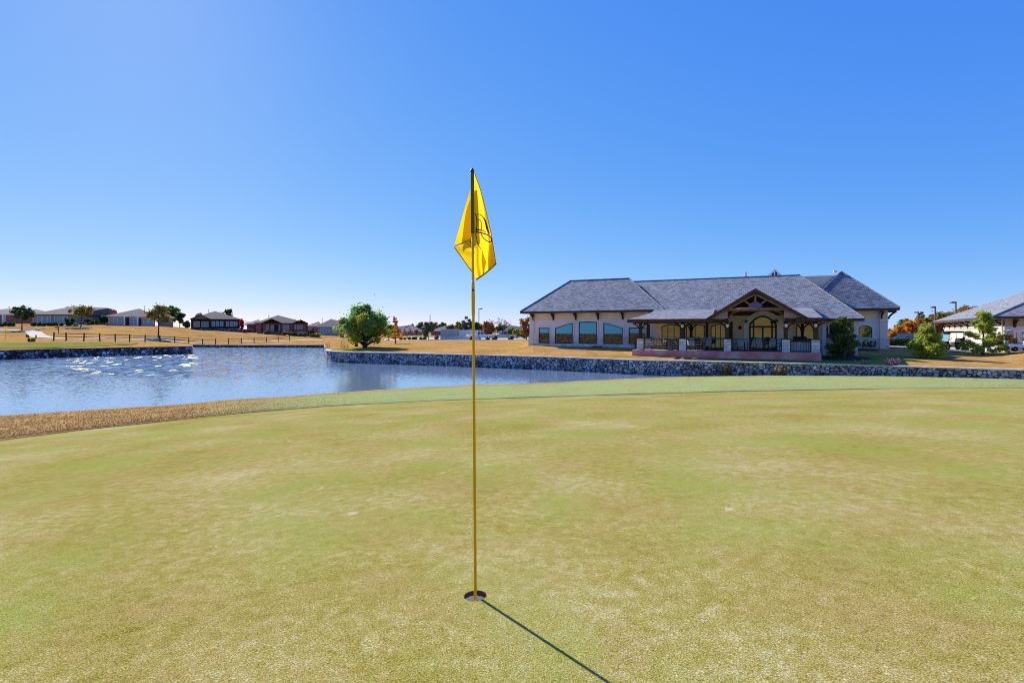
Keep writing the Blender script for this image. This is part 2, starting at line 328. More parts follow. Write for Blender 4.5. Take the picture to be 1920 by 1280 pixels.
# ------------------------------------------------------------------ mesh builder
class MB:
    def __init__(s): s.v, s.f, s.m = [], [], []
    def add(s, vs, fs, mi=0):
        o = len(s.v); s.v += [tuple(p) for p in vs]; s.f += [tuple(i + o for i in f) for f in fs]; s.m += [mi] * len(fs); return s
    def box(s, c, size, rot=None, mi=0):
        x, y, z = (q / 2 for q in size)
        vs = [Vector(p) for p in ((-x, -y, -z), (x, -y, -z), (x, y, -z), (-x, y, -z), (-x, -y, z), (x, -y, z), (x, y, z), (-x, y, z))]
        if rot is not None: vs = [rot @ p for p in vs]
        c = Vector(c)
        return s.add([p + c for p in vs], [(3, 2, 1, 0), (4, 5, 6, 7), (0, 1, 5, 4), (1, 2, 6, 5), (2, 3, 7, 6), (3, 0, 4, 7)], mi)
    def b2(s, lo, hi, mi=0):
        return s.box([(a + b) / 2 for a, b in zip(lo, hi)], [abs(b - a) for a, b in zip(lo, hi)], None, mi)
    def bar(s, a, b, w, h=None, mi=0):
        a, b = Vector(a), Vector(b); d = b - a
        q = d.to_track_quat('Z', 'Y').to_matrix()
        return s.box((a + b) / 2, (w, h or w, d.length), q, mi)
    def tube(s, pts, rad, n=6, mi=0, cap=True):
        pts = [Vector(p) for p in pts]
        if not hasattr(rad, '__len__'): rad = [rad] * len(pts)
        vs, fs = [], []
        for i, p in enumerate(pts):
            d = (pts[min(i + 1, len(pts) - 1)] - pts[max(i - 1, 0)]).normalized()
            u = d.orthogonal().normalized() if abs(d.z) < .999 else Vector((1, 0, 0))
            if i and abs(d.z) < .999:
                u = (lu - d * lu.dot(d)).normalized()
            lu = u; w = d.cross(u)
            for k in range(n):
                a = 2 * math.pi * k / n; vs.append(p + (u * math.cos(a) + w * math.sin(a)) * rad[i])
        for i in range(len(pts) - 1):
            for k in range(n):
                k2 = (k + 1) % n; fs.append((i * n + k, i * n + k2, (i + 1) * n + k2, (i + 1) * n + k))
        if cap: fs += [tuple(range(n - 1, -1, -1)), tuple((len(pts) - 1) * n + k for k in range(n))]
        return s.add(vs, fs, mi)
    def prism(s, poly, a, b, mi=0):
        """poly: list of 3D points (planar loop); extruded by vector b-a"""
        d = Vector(b) - Vector(a); n = len(poly); P = [Vector(p) for p in poly]
        return s.add(P + [p + d for p in P], [tuple(range(n - 1, -1, -1)), tuple(range(n, 2 * n))] +
                     [(i, (i + 1) % n, n + (i + 1) % n, n + i) for i in range(n)], mi)
    def lathe(s, prof, n=12, c=(0, 0, 0), mi=0):
        vs, fs = [], []
        for r, z in prof:
            for k in range(n):
                a = 2 * math.pi * k / n; vs.append((c[0] + r * math.cos(a), c[1] + r * math.sin(a), c[2] + z))
        for i in range(len(prof) - 1):
            for k in range(n):
                k2 = (k + 1) % n; fs.append((i * n + k, i * n + k2, (i + 1) * n + k2, (i + 1) * n + k))
        fs += [tuple(range(n - 1, -1, -1)), tuple((len(prof) - 1) * n + k for k in range(n))]
        return s.add(vs, fs, mi)
    def build(s, name, mats, parent=None, smooth=False, bevel=0, fix=True):
        me = bpy.data.meshes.new(name); me.from_pydata(s.v, [], s.f)
        if not isinstance(mats, (list, tuple)): mats = [mats]
        for q in mats: me.materials.append(M[q])
        if len(mats) > 1: me.polygons.foreach_set('material_index', s.m)
        if fix:
            bm = bmesh.new(); bm.from_mesh(me); bmesh.ops.recalc_face_normals(bm, faces=bm.faces); bm.to_mesh(me); bm.free()
        uvmap(me)
        if smooth: me.polygons.foreach_set('use_smooth', [True] * len(me.polygons))
        o = bpy.data.objects.new(name, me); COL.objects.link(o)
        if parent is not None: o.parent = parent
        if bevel:
            md = o.modifiers.new('bevel', 'BEVEL'); md.width = bevel; md.segments = 2; md.limit_method = 'ANGLE'
        return o
def uvmap(me):
    uv = me.uv_layers.new(name='UVMap'); Z = Vector((0, 0, 1))
    for p in me.polygons:
        n = p.normal; tt = Z.cross(n)
        tt = tt.normalized() if tt.length > .02 else Vector((1, 0, 0))
        ss = n.cross(tt)
        for li in p.loop_indices:
            q = me.vertices[me.loops[li].vertex_index].co
            uv.data[li].uv = (q.dot(tt), q.dot(ss))

def tag(o, label, cat, group=None, kind=None):
    if kind: o['kind'] = kind
    if label: o['label'] = label
    if cat: o['category'] = cat
    if group: o['group'] = group
    return o
def thing(name, label, cat, loc=(0, 0, 0), rz=0.0, group=None):
    o = bpy.data.objects.new(name, None); COL.objects.link(o); o.location = loc; o.rotation_euler = (0, 0, rz)
    o.empty_display_size = .3
    return tag(o, label, cat, group)
def dup(root, loc, rz, label=None, scale=None):
    r = root.copy(); COL.objects.link(r); r.location = loc; r.rotation_euler = (0, 0, rz)
    if label: r['label'] = label
    if scale: r.scale = (scale,) * 3
    for ch in list(root.children):
        c = ch.copy(); COL.objects.link(c); c.parent = r
        for g in list(ch.children):
            d = g.copy(); COL.objects.link(d); d.parent = c
    return r
def struct(o): o['kind'] = 'structure'; return o
def fast_mesh(name, V, Q, mat, parent=None, smooth=False, attrs=None):
    V = np.asarray(V, np.float32); Q = np.asarray(Q, np.int32); k = Q.shape[1]
    me = bpy.data.meshes.new(name); me.vertices.add(len(V)); me.vertices.foreach_set('co', V.ravel())
    me.loops.add(Q.size); me.loops.foreach_set('vertex_index', Q.ravel())
    me.polygons.add(len(Q)); me.polygons.foreach_set('loop_start', np.arange(0, Q.size, k, dtype=np.int32))
    me.polygons.foreach_set('loop_total', np.full(len(Q), k, np.int32)) if False else None
    me.update(calc_edges=True)
    if smooth: me.polygons.foreach_set('use_smooth', np.ones(len(Q), bool))
    for an, av in (attrs or {}).items():
        a = me.attributes.new(an, 'FLOAT', 'POINT'); a.data.foreach_set('value', np.asarray(av, np.float32))
    me.materials.append(M[mat])
    o = bpy.data.objects.new(name, me); COL.objects.link(o)
    if parent is not None: o.parent = parent
    return o

# ------------------------------------------------------------------ terrain: one radial profile per bearing
WATER = -2.05
HX, HY = sx(891, 2.452), 2.452
GA, GB, GQ = .038, -.055, -.0012
def g0(x, y):
    dx, dy = x - HX, y - HY
    return GA * dx + GB * dy + GQ * (dy * dy) + np.where(dx > 0, GQ * .5, GQ) * dx * dx
def cast_green(px, py):
    lo, hi = 1.0, 60.0
    f = lambda d: hz(py, d) - g0(sx(px, d), d)
    d = 2.0
    while d < 60 and f(d) > 0: d += .02
    return d
def onwater(py): return (CZ - WATER) * F / (py - HOR)
# key bearings: px, green edge row, shore row (on water) or (row, distance), far edge (distance, row of its top, base), then knots (distance, row)
E_px = [-700, -300, 0, 150, 300, 450, 600, 800, 1000, 1200, 1400, 1650, 1920, 2300, 2800]
E_py = [905, 862, 826, 807, 791, 775, 762.5, 752, 745, 739, 733.5, 729, 727, 729, 742]
S_px = [-700, -300, 0, 100, 300, 450, 600, 700, 800, 900, 1000, 1100, 1200, 1290]
S_py = [830, 800, 778, 772, 760, 748, 738, 731, 725, 720.5, 718.2, 713.2, 708.4, 705.2]
def W_edge(px):
    """distance and top height of the far rim of the pond"""
    if px <= 360:
        d = np.interp(px, [-700, -300, 0, 180, 360], [48, 52, 58.6, 66.5, 73.6]); return d, -1.0
    if px < 609.5: return np.interp(px, [360, 450, 609], [104, 102, 102]), -1.60
    d = np.interp(px, [609.5, 613, 620, 635, 650, 685, 720, 800, 900, 1000, 1190, 1400, 1540, 1700, 1920, 2300, 2800],
                  [58.2, 56.6, 55.3, 54.0, 53.2, 52.2, 51.4, 49.3, 46.6, 44.1, 38.9, 36.4, 35.1, 32.8, 29.9, 27, 25])
    return d, float(np.interp(px, [900, 1300, 1700], [-.95, -.97, -1.05]))
KN = {  # px: (d,row) x4
    -700: [(60, 640), (85, 630), (115, 616), (140, 604)], -300: [(66, 641), (90, 631), (118, 618), (140, 606)],
    0: [(68, 641), (95, 632), (118, 621), (138, 607)], 100: [(70, 641), (90, 633), (115, 621), (138, 607.5)],
    187: [(74, 641.5), (86, 638), (115, 623), (140, 609.5)], 300: [(84, 643), (96, 640.5), (120, 625), (145, 612)],
    360: [(92, 645.8), (112, 643), (127, 630), (150, 617)], 360.2: [(107, 645.6), (112, 643), (127, 630), (150, 617)],
    450: [(107, 646), (114, 643.2), (132, 632), (152, 623)], 543: [(112, 645), (132, 638.6), (145, 632), (158, 627)],
    609: [(114, 645), (135, 639), (150, 634), (168, 628)], 609.8: [(64, 654), (90, 646), (148, 635), (168, 628.3)],
    685: [(62, 651), (80, 646), (115, 640), (160, 634)], 800: [(60, 653), (80, 645), (105, 638.2), (135, 636)],
    950: [(52, 657.5), (70, 645), (95, 638.5), (130, 636.2)], 1000: [(49, 654), (56, 646.3), (90, 638), (130, 636)],
    1190: [(43.4, 667.5), (50.5, 652.5), (80, 641), (125, 636)], 1400: [(40, 673), (50, 652), (80, 641), (120, 636)],
    1540: [(38, 677.3), (47, 655), (75, 642), (110, 636)], 1620: [(37.5, 676), (47, 653), (70, 644.5), (105, 639)],
    1700: [(36.5, 675), (47, 656), (65, 647), (100, 639)], 1840: [(37, 675), (45, 664), (58, 655), (95, 640)],
    1885: [(36.5, 676), (43.5, 661), (56, 653), (90, 642)], 1920: [(35.5, 677), (42.5, 658.5), (56, 652), (90, 642)], 2300: [(35, 677), (42, 659), (58, 652), (90, 642)],
    2800: [(36, 674), (46, 662), (58, 654), (90, 642)]}
KP = sorted(KN)
def front_profile(px):
    """list of (r along +Y, z) knots"""
    ye = float(np.interp(px, E_px, E_py)); de = cast_green(px, ye); ze = g0(sx(px, de), de)
    wd_, wz = W_edge(px)
    if px <= 1290:
        ds = onwater(float(np.interp(px, S_px, S_py))); zs = WATER
        bed = -2.75
    else:
        row = float(np.interp(px, [1290, 1380, 1500, 1700, 1920, 2300, 2800], [705.2, 703.8, 703.4, 705, 711, 720, 735])); ds = wd_ - .02; zs = hz(row, ds); bed = zs - .5
    ks = []
    for i in range(4):
        d = float(np.interp(px, KP, [KN[p][i][0] for p in KP])); r = float(np.interp(px, KP, [KN[p][i][1] for p in KP]))
        ks.append((d, hz(r, d)))
    k4 = ks[-1]
    far = [(k4[0] + 45, k4[1] + .6), (330, max(k4[1], 0) * .6 - 1.0), (900, -4.0), (6000, -14.0)]
    if px > 1620:
        b = float(np.interp(px, [1620, 1760, 1920], [0, 1, 1.15])); far = [(k4[0] + 60, k4[1] + 3.5 * b), (330, 9 * b - 1), (900, -4), (6000, -14)]
    inner = [(de, ze), (ds, zs)]
    if px <= 1290: inner += [(ds + 2.5, bed), (wd_ - .5, bed), (wd_ + .22, bed)]
    else: inner += [(ds + .1, bed), (ds + .15, bed), (ds + .22, bed)]
    return inner, [(wd_ + .24, wz - .02)] + ks + far
# bearing list (angle from +Y)
cols = []
for px in np.concatenate([np.arange(-700, -40, 14), np.arange(-40, 1964, 2.0), np.arange(1964, 2801, 14)]):
    if abs(px - 360) < .5: cols += [359.95, 360.25]
    elif abs(px - 610) < .5: cols += [609.2, 609.75]
    else: cols.append(float(px))
A, INN, OUT = [], [], []
for px in cols:
    i, o = front_profile(px); a = math.atan((px - 960) / F); s = 1 / math.cos(a)
    A.append(a); INN.append([(r * s, z) for r, z in i]); OUT.append([(r * s, z) for r, z in o])
# behind the camera: dry grass hill
a1 = A[-1]; a0 = A[0] + 2 * math.pi
for a in np.linspace(a1 + math.radians(2.5), a0 - math.radians(2.5), 60):
    x, y = math.sin(a), math.cos(a); e = 13.0
    ze = g0(x * e, y * e)
    w = min(1, min(a - a1, a0 - a) / .5)
    A.append(a); h = 7.0 * w + 1
    INN.append([(e, ze), (17, ze + .1), (18, ze + .15), (19, ze + .2), (20, ze + .25)])
    OUT.append([(20.02, ze + .25), (30, ze + .6), (45, ze + .3 + .2 * h), (75, ze + .65 * h), (130, ze + h * 1.25), (180, ze + h * 1.3), (330, 4), (900, -4), (6000, -14)])
A = np.array(A); INN = np.array(INN); OUT = np.array(OUT)      # (cols, knots, 2)
def rows_from(K, subs):
    R = []
    for i, n in enumerate(subs):
        for k in range(n):
            f = k / n; R.append(K[:, i] * (1 - f) + K[:, i + 1] * f)
    R.append(K[:, -1]); return np.array(R)                          # (rows, cols, 2)
def fan(R):
    nr, nc = R.shape[:2]; X = np.sin(A)[None] * R[..., 0]; Y = np.cos(A)[None] * R[..., 0]
    V = np.stack([X, Y, R[..., 1]], -1).reshape(-1, 3)
    i, j = np.meshgrid(np.arange(nr - 1), np.arange(nc), indexing='ij'); j2 = (j + 1) % nc
    Q = np.stack([i * nc + j, i * nc + j2, (i + 1) * nc + j2, (i + 1) * nc + j], -1).reshape(-1, 4)
    return V, Q
def wav(x, y, s, seed=0):
    r = np.random.default_rng(seed); o = np.zeros_like(x)
    for k in range(6):
        a = r.uniform(0, 6.28); f = s * r.uniform(.6, 1.8); o += np.sin((x * math.cos(a) + y * math.sin(a)) * f + r.uniform(0, 6.28))
    return o / 6
# --- the bank: from the green's edge to under the water
Rb = rows_from(INN, [36, 6, 4, 2])
lip0 = Rb[:1].copy(); lip0[..., 1] -= .25; lip0[..., 0] += .012
lip1 = Rb[:1].copy(); lip1[..., 1] += .006; lip1[..., 0] += .02
body = Rb[1:]
nb = body.shape[0]
for i in range(36):
    f = (i + 1) / 36.; bul = math.sin(math.pi * min(1, f)) * .02 * (1 - f)
    body[i, :, 1] += bul + .012 * (1 - f)
Rb = np.concatenate([lip0, lip1, body])
V, Q = fan(Rb)
V[:, 2] += .018 * wav(V[:, 0], V[:, 1], 2.2, 3) * (np.arange(len(V)) > 2 * len(A))
pxs = 960 + F * V[:, 0] / np.maximum(V[:, 1], .1)
rowi = np.repeat(np.arange(Rb.shape[0]), len(A))
fr = np.clip((rowi - 1) / 36., 0, 1)
grn = np.clip((pxs - 330) / 330, 0, 1) * np.clip((1.02 - fr) * 3.2, 0, 1) * .95
grn = np.where(V[:, 1] < 0, .3, grn)
grn = np.maximum(grn, .7 * np.clip((pxs - 1180) / 220, 0, 1) * (V[:, 1] > 0))
bank = struct(fast_mesh('bank_grass', V, Q, 'bank_turf', None, True, {'green': grn}))
# --- standing blades on the bank
t = NT('blade_mat'); g_ = t.add('NewGeometry'); at_ = t.add('Attribute'); at_.attribute_name = 'green'
co = t.ramp(g_.outputs['Random Per Island'], [(0, (.28, .165, .065)), (.4, (.36, .22, .085)), (.75, (.43, .285, .125)), (1, (.53, .41, .25))])
cg = t.ramp(g_.outputs['Random Per Island'], [(0, (.22, .26, .12)), (.4, (.28, .335, .155)), (.75, (.34, .39, .20)), (1, (.42, .45, .28))])
t.col(t.mix(at_.outputs['Fac'], co, cg)); t.rough(1, 0)
nbl = 70000; ci = rng.integers(0, len(cols) - 1, nbl); cf = rng.uniform(0, 1, nbl); ff = rng.uniform(0, 1, nbl) ** 1.6 * .92
okc = np.array([-80 < cols[k] < 1990 for k in range(len(cols))])[ci]; ci, cf, ff = ci[okc], cf[okc], ff[okc]; nbl = len(ci)
ri = ff * 36 + 2; r0i = ri.astype(int); rf_ = ri - r0i
def gridp(r_, c_): return Vb[r_ * len(A) + c_]
Vb = V.reshape(-1, 3)
Pb = (gridp(r0i, ci) * (1 - cf)[:, None] + gridp(r0i, ci + 1) * cf[:, None]) * (1 - rf_)[:, None] + (gridp(r0i + 1, ci) * (1 - cf)[:, None] + gridp(r0i + 1, ci + 1) * cf[:, None]) * rf_[:, None]
Gb = grn[r0i * len(A) + ci]
dist = np.hypot(Pb[:, 0], Pb[:, 1]); hgt = rng.uniform(.4, 1.0, nbl) * (.042 - .031 * Gb) * (1 - .3 * ff); wid = .0045 * (dist / 11) * rng.uniform(.7, 1.4, nbl)
aa = rng.uniform(0, 2 * np.pi, nbl); dx_, dy_ = np.cos(aa) * wid, np.sin(aa) * wid; ln = rng.normal(0, .5, (nbl, 2)) * hgt[:, None]
z0 = np.zeros(nbl)
T3 = np.stack([Pb + np.stack([dx_, dy_, z0 - .004], 1), Pb - np.stack([dx_, dy_, z0 + .004], 1), Pb + np.stack([ln[:, 0], ln[:, 1], hgt], 1)], 1).reshape(-1, 3)
bl = fast_mesh('rough_grass', T3, np.arange(3 * nbl).reshape(nbl, 3), 'blade_mat', None, False, {'green': np.repeat(Gb, 3)})
bl['kind'] = 'stuff'; bl['label'] = 'rough unmown grass on the bank between the green and the pond'; bl['category'] = 'grass'
# --- the land beyond the pond
Ro = rows_from(OUT, [14, 14, 16, 16, 10, 10, 6, 6])
V, Q = fan(Ro)
rr = np.hypot(V[:, 0], V[:, 1])
V[:, 2] += np.clip((rr - 60) / 60, 0, 1) * .12 * wav(V[:, 0], V[:, 1], .35, 5) * (rr < 400) + .015 * wav(V[:, 0], V[:, 1], 1.7, 6)
pxs = 960 + F * V[:, 0] / np.maximum(V[:, 1], .1)
lush = np.zeros(len(V))
def spot(px, d, rx, ry, a=1.0):
    global lush
    x, y = sx(px, d), d; lush += a * np.exp(-((V[:, 0] - x) / rx) ** 2 - ((V[:, 1] - y) / ry) ** 2) * (V[:, 1] > 0)
spot(690, 60, 5.5, 4.0, 1.0); spot(640, 58, 3, 3, .35); spot(1735, 38.5, 1.6, 1.2, .9); spot(1830, 43.5, 2.2, 1.5, .9)
spot(1450, 38, 6, 1.8, 1.2); spot(1580, 40, 3.2, 4, 1.2); spot(1180, 43, 1.5, 2, .3)
spot(975, 60, 3, 6, .25); spot(340, 110, 10, 6, .3)
fg = np.clip((V[:, 1] < 0) * 1.0, 0, 1) * .45
LAWN_V = V
lawn = struct(fast_mesh('lawn', V, Q, 'lawn_turf', None, True, {'lush': np.clip(lush + fg * .4, 0, 1)}))
NCOL = len(A)
def gz(x, y):
    """height of the land beyond the pond at a point in front of the camera"""
    px = 960 + F * x / y; _, o = front_profile(px)
    return float(np.interp(y, [k[0] for k in o], [k[1] for k in o]))
def drape(name, pts_a, pts_b, mat, n=12, lift=.05, m=24):
    """strip between two polylines of (px, distance), laid over the lawn"""
    def line(pts, k):
        tt = np.linspace(0, len(pts) - 1, k); return np.interp(tt, range(len(pts)), [p[0] for p in pts]), np.interp(tt, range(len(pts)), [p[1] for p in pts])
    ax, ad = line(pts_a, m); bx, bd = line(pts_b, m); vs, fs = [], []
    for i in range(m):
        for k in range(n + 1):
            f = k / n; px, d = ax[i] * (1 - f) + bx[i] * f, ad[i] * (1 - f) + bd[i] * f; x = sx(px, d)
            vs.append((x, d, gz(x, d) + lift))
    for i in range(m - 1):
        for k in range(n): fs.append((i * (n + 1) + k, i * (n + 1) + k + 1, (i + 1) * (n + 1) + k + 1, (i + 1) * (n + 1) + k))
    mb = MB(); mb.add(vs, fs); o = mb.build(name, mat, None, True); return struct(o)
# --- putting green: rings round the hole, out to its edge
NA = 420
poly = [(math.sin(a) * r, math.cos(a) * r) for a, r in zip(A, INN[:, 0, 0])]
pa = np.array([math.atan2(y - HY, x - HX) for x, y in poly]); pr = np.array([math.hypot(x - HX, y - HY) for x, y in poly])
od = np.argsort(pa); pa, pr = pa[od], pr[od]
ang = np.linspace(-math.pi, math.pi, NA, endpoint=False)
RB = np.interp(ang, np.concatenate([pa - 2 * math.pi, pa, pa + 2 * math.pi]), np.tile(pr, 3)) + .004
NR = 70; fr = np.linspace(0, 1, NR)
RR = .0545 * (RB[None] / .0545) ** (fr[:, None])
RR[0] += .0016 * rng.standard_normal(NA)
X = HX + RR * np.cos(ang)[None]; Y = HY + RR * np.sin(ang)[None]
Z = g0(X, Y) + .010 * wav(X, Y, .6, 9) * np.clip(RR - 2, 0, 1)
V = np.stack([X, Y, Z], -1).reshape(-1, 3)
i, j = np.meshgrid(np.arange(NR - 1), np.arange(NA), indexing='ij'); j2 = (j + 1) % NA
Q = np.stack([i * NA + j, (i + 1) * NA + j, (i + 1) * NA + j2, i * NA + j2], -1).reshape(-1, 4)
struct(fast_mesh('putting_green', V, Q, 'green_turf', None, True))
# --- pond
wc = [k for k in range(len(cols)) if cols[k] <= 1300]
vs, qs, wnd, gl_ = [], [], [], []
for k in wc:
    r0 = INN[k, 1, 0] - 1.2; r1 = OUT[k, 0, 0] - .05
    if cols[k] > 1288: r0 = r1 - .3
    for q in range(25):
        r = r0 + (r1 - r0) * q / 24
        x, y = math.sin(A[k]) * r, math.cos(A[k]) * r; vs.append((x, y, WATER))
        px = cols[k]; row = HOR + (CZ - WATER) * F / y
        gl_.append(.60 * math.exp(-((px - 255) / 135) ** 2) * float(np.interp(row, [650, 662, 690, 712], [.7, 1, .95, .0])) + .28 * math.exp(-((px - 300) / 260) ** 2) * float(np.interp(row, [650, 690, 712], [1, 1, 0])))
        wnd.append(float(np.interp(row, [651, 680, 715, 760], [.55, .5, .18, .07])) * float(np.interp(px, [540, 660], [1, .3])) * (1 - .85 * min(1, gl_[-1] * 2)))
for k in range(len(wc) - 1):
    for q in range(24): qs.append((k * 25 + q, (k + 1) * 25 + q, (k + 1) * 25 + q + 1, k * 25 + q + 1))
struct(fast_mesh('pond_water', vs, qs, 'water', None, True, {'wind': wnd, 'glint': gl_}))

# --- stone walls round the pond
def rim_wall(name, pts, top, label, mat, depth=1.9, th=.5, capmat='coping_pale'):
    """pts: plan points of the water face; top: height per point"""
    t_ = thing(name, label, 'wall', (pts[len(pts) // 2][0], pts[len(pts) // 2][1], WATER)); o = t_.location
    n = len(pts); P = [Vector((p[0], p[1], 0)) for p in pts]; N = []
    for i in range(n):
        d = (P[min(i + 1, n - 1)] - P[max(i - 1, 0)]).normalized(); N.append(Vector((-d.y, d.x, 0)))
    body, cap = MB(), MB(); vs, fs = [], []; cv = []
    r = random.Random(len(pts))
    for i in range(n):
        z = top[i] - .05; zb = top[i] - depth; j = r.uniform(-.02, .02)
        a, b = P[i] - N[i] * j, P[i] + N[i] * th
        vs += [(a.x - o.x, a.y - o.y, zb - o.z), (a.x - o.x, a.y - o.y, z - o.z), (b.x - o.x, b.y - o.y, z - o.z), (b.x - o.x, b.y - o.y, zb - o.z)]
        a, b = P[i] - N[i] * .04, P[i] + N[i] * (th + .03); z2 = top[i] + .035 + r.uniform(-.012, .012)
        cv += [(a.x - o.x, a.y - o.y, z + .003 - o.z), (a.x - o.x, a.y - o.y, z2 - o.z), (b.x - o.x, b.y - o.y, z2 - o.z), (b.x - o.x, b.y - o.y, z + .003 - o.z)]
    for i in range(n - 1):
        for k in range(4): fs.append((i * 4 + k, i * 4 + (k + 1) % 4, (i + 1) * 4 + (k + 1) % 4, (i + 1) * 4 + k))
    fs += [(0, 1, 2, 3), tuple((n - 1) * 4 + k for k in (3, 2, 1, 0))]
    body.add(vs, fs); body.build('stonework', mat, t_); cap.add(cv, fs); cap.build('coping', capmat, t_)
    return t_
def wpts(pxl): return [(sx(p, W_edge(p)[0]), W_edge(p)[0]) for p in pxl]
px_r = [609.6, 611, 613, 616, 620, 627, 635, 643] + list(np.arange(650, 2300, 9))
pr_ = wpts(px_r); back = [(sx(612.5, 63), 63), (sx(611.2, 60.6), 60.6)]
PR = back + pr_
rim_wall('retaining_wall', PR, [-1.0, -.97] + [W_edge(p)[1] for p in px_r],
         'long grey fieldstone wall at the pond edge below the clubhouse', 'field_stone')
px_l = list(np.arange(-520, 352, 8)) + [354, 358]
pl_ = wpts(px_l) + [(sx(360, 74.3), 74.3), (sx(360.4, 75.5), 75.5), (sx(360, 78), 78), (sx(358.6, 86), 86), (sx(358.6, 103), 103)]
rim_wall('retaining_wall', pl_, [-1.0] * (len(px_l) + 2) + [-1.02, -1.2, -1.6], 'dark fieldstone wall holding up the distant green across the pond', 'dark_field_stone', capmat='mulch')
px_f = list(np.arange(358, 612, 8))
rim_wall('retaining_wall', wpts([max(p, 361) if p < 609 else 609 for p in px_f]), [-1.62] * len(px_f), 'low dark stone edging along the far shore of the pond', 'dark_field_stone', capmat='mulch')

# --- far putting green and paths
struct(drape('far_putting_green', [(-120, 58), (0, 60.5), (100, 64), (190, 69), (250, 75)], [(-120, 67), (0, 67.5), (100, 69), (190, 74), (262, 79)], 'far_green_turf', 10, .06, 40))
drape('concrete_path', [(-60, 122), (10, 120), (46, 117), (50, 104), (54, 96), (60, 90.5), (90, 87), (130, 85), (200, 92), (300, 100), (370, 112), (460, 119), (560, 133), (650, 140), (720, 140)],
      [(-60, 124.5), (10, 122.5), (60, 119), (78, 112), (83, 103), (88, 97), (101, 91), (132, 87), (200, 93.7), (300, 101.7), (370, 113.6), (460, 120.7), (560, 135.5), (650, 143), (720, 143)], 'concrete', 4, .07, 120)
drape('parking_lot', [(720, 118), (800, 110), (900, 106), (1000, 104), (1100, 100)], [(720, 150), (800, 150), (900, 150), (1000, 150), (1100, 150)], 'concrete', 10, .07, 30)
drape('cart_path', [(1668, 52), (1720, 49.3), (1780, 47.6), (1850, 46.5), (1900, 45.3), (1990, 43.6)], [(1668, 57), (1720, 58), (1780, 62), (1850, 66), (1900, 62), (1990, 60)], 'concrete', 14, .06, 40)
drape('parking_lot', [(1640, 78), (1700, 74), (1780, 70)], [(1640, 98), (1700, 98), (1780, 98)], 'asphalt', 8, .07, 14)
def mulch(px, d, rx, ry, label=None):
    x0, y0 = sx(px, d), d; mb = MB(); vs = [(x0, y0, gz(x0, y0) + .16)]; fs = []; n = 28
    for ring, (f, h) in enumerate(((.5, .14), (1.0, .03))):
        for k in range(n):
            a = 2 * math.pi * k / n; q = f * (1 + .08 * math.sin(3 * a + px))
            x, y = x0 + rx * q * math.cos(a), y0 + ry * q * math.sin(a); vs.append((x, y, gz(x, y) + h))
    for k in range(n): k2 = (k + 1) % n; fs += [(0, 1 + k, 1 + k2), (1 + k, 1 + n + k, 1 + n + k2, 1 + k2)]
    mb.add(vs, fs); struct(mb.build('mulch_bed', 'mulch', None, True))
mulch(298, 106, 2.4, 6.0); mulch(40, 118, 2.6, 6); mulch(145, 131, 3.0, 4.0)
mulch(1585, 39.2, 1.7, 1.4); mulch(1612, 45.5, 1.6, 1.0)
# hills on the horizon
hv, hf = [], []
for i, px in enumerate(range(560, 1150, 8)):
    d = 1500; top = 611.5 + 2.2 * math.sin(px * .021) - 3.2 * math.exp(-((px - 962) / 28) ** 2) + 1.0 * math.sin(px * .13)
    hv += [(sx(px, d), d, -20), (sx(px, d + 60), d + 60, hz(top, d)), (sx(px, d + 300), d + 300, -20)]
n = len(hv) // 3
for i in range(n - 1):
    hf += [(i * 3, i * 3 + 3, i * 3 + 4, i * 3 + 1), (i * 3 + 1, i * 3 + 4, i * 3 + 5, i * 3 + 2)]
mb = MB(); mb.add(hv, hf); struct(mb.build('hills', 'hill_far', None, True))

# ------------------------------------------------------------------ hole, cup and flagstick
cup = thing('golf_cup', 'white cup liner sunk in the hole of the putting green', 'cup', (HX, HY, 0))
mb = MB(); n = 64; vs, fs = [], []
for q, (r, z) in enumerate(((.0555, .0005), (.0540, -.008), (.0535, -.018), (.0545, -.030))):
    for k in range(n):
        a = 2 * math.pi * k / n; rr_ = r + .0010 * math.sin(k * 2.3 + q * 4) + .0008 * random.uniform(-1, 1)
        vs.append((rr_ * math.cos(a), rr_ * math.sin(a), g0(HX + rr_ * math.cos(a), HY + rr_ * math.sin(a)) + z))
for q in range(3):
    for k in range(n): k2 = (k + 1) % n; fs.append((q * n + k, q * n + k2, (q + 1) * n + k2, (q + 1) * n + k))
mb.add(vs, fs); mb.build('soil_rim', 'soil', cup, False, fix=False)
mb = MB(); vs, fs = [], []
prof = ((.0560, -.0275), (.0535, -.0275), (.0525, -.034), (.0525, -.125), (.012, -.128), (.004, -.128))
for q, (r, z) in enumerate(prof):
    for k in range(n):
        a = 2 * math.pi * k / n; vs.append((r * math.cos(a), r * math.sin(a), z))
for q in range(len(prof) - 1):
    for k in range(n): k2 = (k + 1) % n; fs.append((q * n + k, q * n + k2, (q + 1) * n + k2, (q + 1) * n + k))
mb.add(vs, fs); mb.build('liner', 'plastic_white', cup, True, fix=False)

